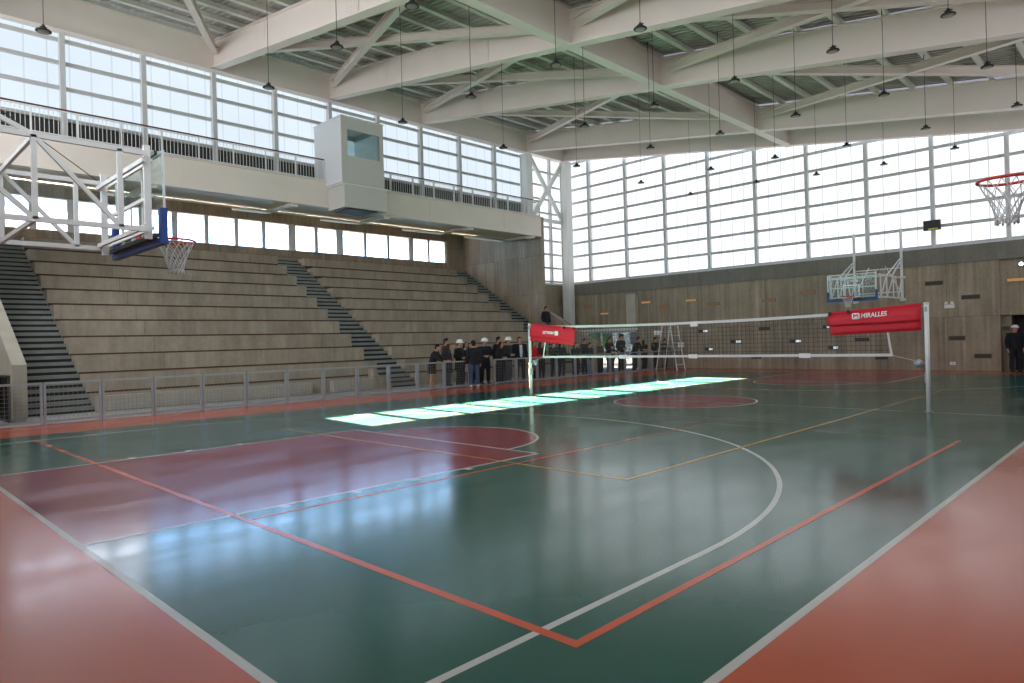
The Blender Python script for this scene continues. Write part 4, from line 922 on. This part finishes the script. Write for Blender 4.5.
        for s_ in (-1,1): loft(j, [sh[s_]-Vector((s_*.07,0,0)), sh[s_]+Vector((s_*.005,0,.0)), sh[s_].lerp(el[s_],.5), el[s_], el[s_].lerp(wr[s_],.4), wr[s_]-(wr[s_]-el[s_])*.02], [.07,.073,.064,.056,.052,.043], CLOTH, 12)
        return remeshed(j, 'jacket', .014, 3)
    def trouser(bare=False):
        j = MB()
        loft(j, [(0,0,.84),(0,0,.93),(0,0,1.02)], [(.16,.115),(.175,.122),(.16,.115)], CLOTH, 14)
        for s_ in (-1,1):
            if bare: loft(j, [hipj[s_], hipj[s_].lerp(kn[s_],.6)], [.105,.115], CLOTH, 12)
            else: loft(j, [hipj[s_], hipj[s_].lerp(kn[s_],.5), kn[s_], kn[s_].lerp(an[s_],.4), an[s_]+Vector((0,0,.0))], [.102,.092,.075,.07,.062], CLOTH, 12)
        return remeshed(j, 'trousers', .014, 3)
    shoes = []
    for s_ in (-1,1):
        sh_ = MB(); a = an[s_]; loft(sh_, [a+Vector((0,.055,-.045)), a+Vector((0,.0,-.04)), a+Vector((0,-.07,-.055)), a+Vector((0,-.155,-.068)), a+Vector((0,-.175,-.07))], [(.036,.03),(.042,.045),(.046,.033),(.04,.02),(.02,.012)], CLOTH, 12, up=(0,0,1)); shoes.append(remeshed(sh_, 'shoe', .012, 2))
    hs = MB(); ellip(hs, hc_+Vector((0,.015,.025)), (.086,.098,.105), CLOTH)
    ellip(hs, hc_+Vector((0,.05,-.02)), (.078,.06,.09), CLOTH); hair_s = remeshed(hs, 'hair', .012, 2)
    # keep the face clear
    hl = MB(); ellip(hl, hc_+Vector((0,.02,.022)), (.09,.096,.108), CLOTH); loft(hl, [hc_+Vector((0,.05,.03)), hc_+Vector((0,.06,-.1)), hc_+Vector((0,.085,-.24)), hc_+Vector((0,.09,-.33))], [(.092,.06),(.1,.055),(.11,.04),(.07,.02)], CLOTH, 14)
    for s_ in (-1,1): loft(hl, [hc_+Vector((s_*.07,-.01,.05)), hc_+Vector((s_*.09,-.015,-.06)), hc_+Vector((s_*.095,-.03,-.2))], [.03,.03,.018], CLOTH, 8)
    hair_l = remeshed(hl, 'hair', .012, 2)
    he = MB(); he.lathe([(.135,-.004),(.138,.004),(.118,.012),(.116,.05),(.095,.1),(.055,.125),(.01,.132)], tuple(hc_+Vector((0,.0,.035))), WHITE, 22)
    he.box(-.07,hc_.y-.17,hc_.z+.03,.07,hc_.y-.1,hc_.z+.042,WHITE); he.box(-.012,hc_.y-.1,hc_.z+.14,.012,hc_.y+.09,hc_.z+.172,WHITE)
    ca = MB(); ca.lathe([(.094,0),(.099,.03),(.09,.075),(.055,.105),(.01,.112)], tuple(hc_+Vector((0,.005,.03))), CLOTH, 20); ca.add([(-.06,hc_.y-.08,hc_.z+.04),(.06,hc_.y-.08,hc_.z+.04),(.045,hc_.y-.165,hc_.z+.025),(-.045,hc_.y-.165,hc_.z+.025),(-.06,hc_.y-.08,hc_.z+.052),(.06,hc_.y-.08,hc_.z+.052),(.045,hc_.y-.165,hc_.z+.035),(-.045,hc_.y-.165,hc_.z+.035)], [(0,1,2,3),(7,6,5,4),(0,4,5,1),(1,5,6,2),(2,6,7,3),(3,7,4,0)], CLOTH)
    ey = MB()
    for s_ in (-1,1): ellip(ey, hc_+Vector((s_*.03,-.083,.012)), (.011,.008,.006), BLACK, 8, 6)
    for s_ in (-1,1): ellip(ey, hc_+Vector((s_*.03,-.085,.034)), (.018,.006,.004), BLACK, 8, 6)
    def mesh_of(mb, nm): o = mb.build(nm); me = o.data; bpy.data.objects.remove(o); return me
    POSES[key] = dict(body=body, jacket=jacket(.84), coat=jacket(.60), trousers=trouser(), shorts=trouser(True), shoes=shoes, short=hair_s, long=hair_l, helmet=mesh_of(he,'helmet'), cap=mesh_of(ca,'cap'), eyes=mesh_of(ey,'eyes'), head=hc_, wr=wr, el=el, tor=tor)
for k in ('stand','rail','front','lean'): make_pose(k)
def colour(rgb, nm): return mat('fabric_%d_%d_%d' % rgb, srgb(*rgb), .9, noise=.12, nscale=9)
def child(name, me, root, m=None):
    o = bpy.data.objects.new(name, me); COL.objects.link(o); o.parent = root
    if m is not None: o.material_slots[0].link = 'OBJECT'; o.material_slots[0].material = m
    return o
def person(x, y, rz, h, label, pose='rail', top=(26,26,30), legs=(44,46,54), shoes=(30,30,30), hair=(30,24,20), hairk='short', coat=False, hat=None, bare=False, extra=None, z=0, group=None):
    p = POSES[pose]; t = empty('person', (x, y, z), radians(rz)); s_ = h/1.75; t.scale = (s_*1.17, s_*1.12, s_)
    child('body', p['body'], t); child('eyes', p['eyes'], t)
    child('trousers' if not bare else 'skirt', p['shorts'] if bare else p['trousers'], t, colour(legs, 'l'))
    child('coat' if coat else 'jacket', p['coat'] if coat else p['jacket'], t, colour(top, 't'))
    [child('shoe', q_, t, colour(shoes, 's')) for q_ in p['shoes']]
    if hairk: child('hair', p[hairk], t, colour(hair, 'h'))
    if hat == 'helmet': child('safety_helmet', p['helmet'], t)
    if hat == 'cap': child('cap', p['cap'], t, colour((18,18,22), 'c'))
    if hat == 'whitecap': child('cap', p['cap'], t, colour((225,225,222), 'c'))
    hcn = p['head']
    if extra == 'shirt':
        m = MB(); m.add([(-.045,-.135,1.44),(.045,-.135,1.44),(.05,-.152,1.2),(.03,-.152,.95),(-.03,-.152,.95),(-.05,-.152,1.2),(-.045,-.1,1.44),(.045,-.1,1.44),(.05,-.12,1.2),(.03,-.12,.95),(-.03,-.12,.95),(-.05,-.12,1.2)], [(0,1,2,5),(5,2,3,4),(6,0,5,11),(1,7,8,2),(11,5,4,10),(2,8,9,3)], colour((205,208,215),'w')); m.build('shirt_front', t)
    if extra == 'emblem':
        m = MB(); zc = 1.24
        for (a, c, w_) in (((-.10,zc+.05),(-.02,zc+.015),.03),((-.02,zc+.015),(.05,zc+.03),.05),((.05,zc+.03),(.10,zc+.075),.03),((-.03,zc+.01),(-.07,zc-.05),.025),((.04,zc+.02),(.09,zc-.04),.025),((.0,zc-.075),(.08,zc-.075),.03)): m.bar((a[0],-.155,a[1]),(c[0],-.155,c[1]),.006,w_,WHITE)
        m.build('chest_emblem', t)
    if extra == 'scarf':
        m = MB(); m.tube([(.09*cos(a_),-.02+.085*sin(a_),1.475) for a_ in [2*pi*k/16 for k in range(16)]], .035, colour((205,195,180),'sc'), 10, closed=True); m.bar((.03,-.15,1.45),(.05,-.165,1.1),.07,.02,colour((205,195,180),'sc'),up=(0,1,0)); m.build('scarf', t)
    return t
A = math.atan2
def yaw(tx, ty, x, y):   # rotate so that the front (-Y) looks at (tx,ty)
    return math.degrees(math.atan2(ty-y, tx-x))+90
GV = 'visitors behind the fence'
def vis(x, y, h, label, yw=0, **k): 
    t = person(x, y, yw, h, label, **k); tag(t, label, 'person', GV); return t
vis(14.05, 17.85, 1.66, 'person with bare legs and short black coat leaning on the fence, leftmost visitor', 35, pose='lean', top=(34,32,32), coat=True, bare=True, legs=(34,32,32), hair=(24,18,18))
vis(15.5, 18.75, 1.86, 'tall man with cropped hair at the back of the left group, behind the long-haired person', 25, pose='front', top=(70,60,52), hair=(30,22,18))
vis(14.92, 17.95, 1.62, 'person with long brown hair in a navy coat at the left group', 40, pose='front', top=(30,40,66), coat=True, legs=(72,74,80), hair=(58,38,30), hairk='long')
vis(15.6, 18.1, 1.74, 'person in black coat and white safety helmet, leftmost of the helmeted visitors', 20, pose='front', top=(26,26,28), legs=(40,40,44), hat='helmet', coat=True)
vis(16.15, 18.35, 1.68, 'dark-haired person with a pale scarf beside the man in jeans', -10, pose='front', top=(34,32,34), hair=(26,20,20), hairk='long', extra='scarf', coat=True)
vis(17.1, 18.8, 1.66, 'balding person half hidden just right of the man in jeans', -15, pose='front', top=(38,36,38), hair=(120,85,70), legs=(30,30,34))
vis(17.05, 18.22, 1.78, 'person in navy coat and white safety helmet, middle one of the helmeted visitors', -20, pose='front', top=(24,30,48), legs=(26,26,30), hat='helmet', coat=True)
vis(17.5, 17.76, 1.65, 'dark-haired person in a long black coat between two helmeted visitors', 10, pose='front', top=(24,24,26), coat=True, hair=(40,28,24), hairk='long')
vis(18.2, 18.6, 1.87, 'tall dark-haired man standing behind, left of the rightmost helmeted visitor', 5, pose='stand', top=(28,28,30), hair=(26,20,18))
vis(18.1, 17.95, 1.80, 'person in charcoal jacket, grey trousers and white safety helmet, rightmost of the helmeted visitors', 15, pose='front', top=(44,44,48), legs=(84,84,90), hat='helmet')
vis(18.85, 18.0, 1.85, 'man in dark navy suit with a pale open shirt left of the net post', -25, pose='stand', top=(24,28,42), legs=(26,28,36), hair=(70,54,46), extra='shirt')
vis(19.6, 17.95, 1.66, 'person with long hair in a bright red jacket right of the net post', 10, pose='rail', top=(196,26,34), legs=(34,36,44), hair=(92,58,42), hairk='long')
vis(20.45, 18.25, 1.60, 'person in dark brown jacket under the left end of the banner', 0, pose='front', top=(66,44,38), legs=(40,40,46), hair=(60,40,34), hairk='long')
vis(21.05, 18.05, 1.58, 'person in black jacket and blue trousers seen below the middle of the banner', 0, pose='rail', top=(26,26,30), legs=(36,44,60), hair=(30,24,22))
vis(21.75, 18.2, 1.58, 'person with long dark hair and black top below the right half of the banner', -5, pose='rail', top=(30,28,32), legs=(36,42,58), hair=(28,20,18), hairk='long')
vis(22.4, 17.95, 1.50, 'shorter person with brown hair in black jacket below the right end of the banner', 5, pose='rail', top=(26,24,26), hair=(78,52,40), hairk='long')
vis(23.1, 18.45, 1.53, 'person in maroon jacket just right of the banner end', 0, pose='rail', top=(112,28,42), legs=(34,34,40), hair=(40,28,24))
vis(23.3, 17.8, 1.52, 'person in dark jacket and light jeans right of the maroon jacket', 5, pose='front', top=(34,34,40), legs=(140,150,165), hair=(34,26,22))
vis(23.95, 18.62, 1.72, 'dark-haired tall person in black jacket in front of the left door pane', 0, pose='rail', top=(24,24,26), legs=(30,32,36), hair=(24,20,18))
vis(24.2, 17.9, 1.58, 'person with fair hair and olive brown jacket resting on the fence', 8, pose='rail', top=(74,62,50), legs=(36,36,42), hair=(140,104,78), hairk='long')
vis(25.1, 18.0, 1.74, 'person in black hoodie with a white leaping emblem on the chest', 0, pose='rail', top=(22,22,26), legs=(86,90,98), hair=(30,22,20), extra='emblem')
vis(25.9, 18.5, 1.63, 'person in rust brown jacket beside the black hoodie', 0, pose='stand', top=(100,58,42), legs=(34,34,40), hair=(46,32,28), hairk='long')
vis(26.2, 18.1, 1.88, 'tall person wearing a dark cap in front of the bright door pane', 0, pose='front', top=(28,30,34), legs=(36,36,42), hair=(30,24,20), hat='cap')
vis(27.4, 18.15, 1.76, 'person in black jacket leaning at the fence right of the entrance glazing', 15, pose='lean', top=(24,24,28), legs=(50,50,56), hair=(40,30,26))
vis(28.15, 18.05, 1.56, 'short long-haired person in wide black coat, third from the far fence end', 0, pose='front', top=(22,22,24), coat=True, hair=(26,20,18), hairk='long')
vis(28.95, 17.9, 1.68, 'person in black with folded hands, second from the far fence end', 0, pose='front', top=(26,26,30), legs=(24,24,28), hair=(34,26,22))
vis(29.75, 17.85, 1.60, 'person in grey brown jacket at the far end of the fence', 0, pose='rail', top=(86,72,64), legs=(60,56,56), hair=(60,44,38))
t = person(15.60, 17.27, 160, 1.74, 'x', pose='stand', top=(28,28,34), legs=(62,80,110), shoes=(225,225,225), hair=(28,22,20)); tag(t, 'man in black jacket, jeans and white shoes in front of the fence opening', 'person')
t = person(26.38, 23.18, 0, 1.76, 'x', pose='stand', top=(24,28,42), legs=(92,116,146), hair=(40,30,26), z=Z0+DZR/3*7); tag(t, 'man in dark jacket and blue jeans standing alone on the far end staircase', 'person')
t = person(30.0, 2.8, -50, 1.74, 'x', pose='stand', top=(20,22,30), legs=(28,30,38), hair=(60,50,46), hat='whitecap'); tag(t, 'man in dark jacket and white cap standing by the recess at the far right', 'person')
# beige bag held by the scarfed person
t = empty('handbag', (15.93, 17.98, .55)); m = MB(); m.add([(-.13,-.04,0),(.13,-.04,0),(.13,.04,0),(-.13,.04,0),(-.1,-.03,.28),(.1,-.03,.28),(.1,.03,.28),(-.1,.03,.28)], [(0,3,2,1),(4,5,6,7),(0,1,5,4),(1,2,6,5),(2,3,7,6),(3,0,4,7)], mat('beige_leather', srgb(200,190,165), .6)); m.build('bag_body', t)
m = MB(); m.tube([(-.08,0,.27),(-.06,0,.4),(0,0,.46),(.06,0,.4),(.08,0,.27)], .008, MATS['beige_leather'], 6); m.build('strap', t); tag(t, 'beige handbag hanging beside the man in jeans', 'bag')
t = empty('red_pouch', (19.2, 17.62, .50)); m = MB(); m.box(-.13,-.03,-.06,.13,.03,.06,REDF); m.build('pouch', t); m = MB(); m.tube([(-.1,0,.05),(0,0,.12),(.1,0,.05)], .008, REDF, 6); m.build('loop', t); tag(t, 'small red pouch hanging at the fence left of the net post', 'pouch')

# the open prototype helper objects are all in use; nothing else to clean
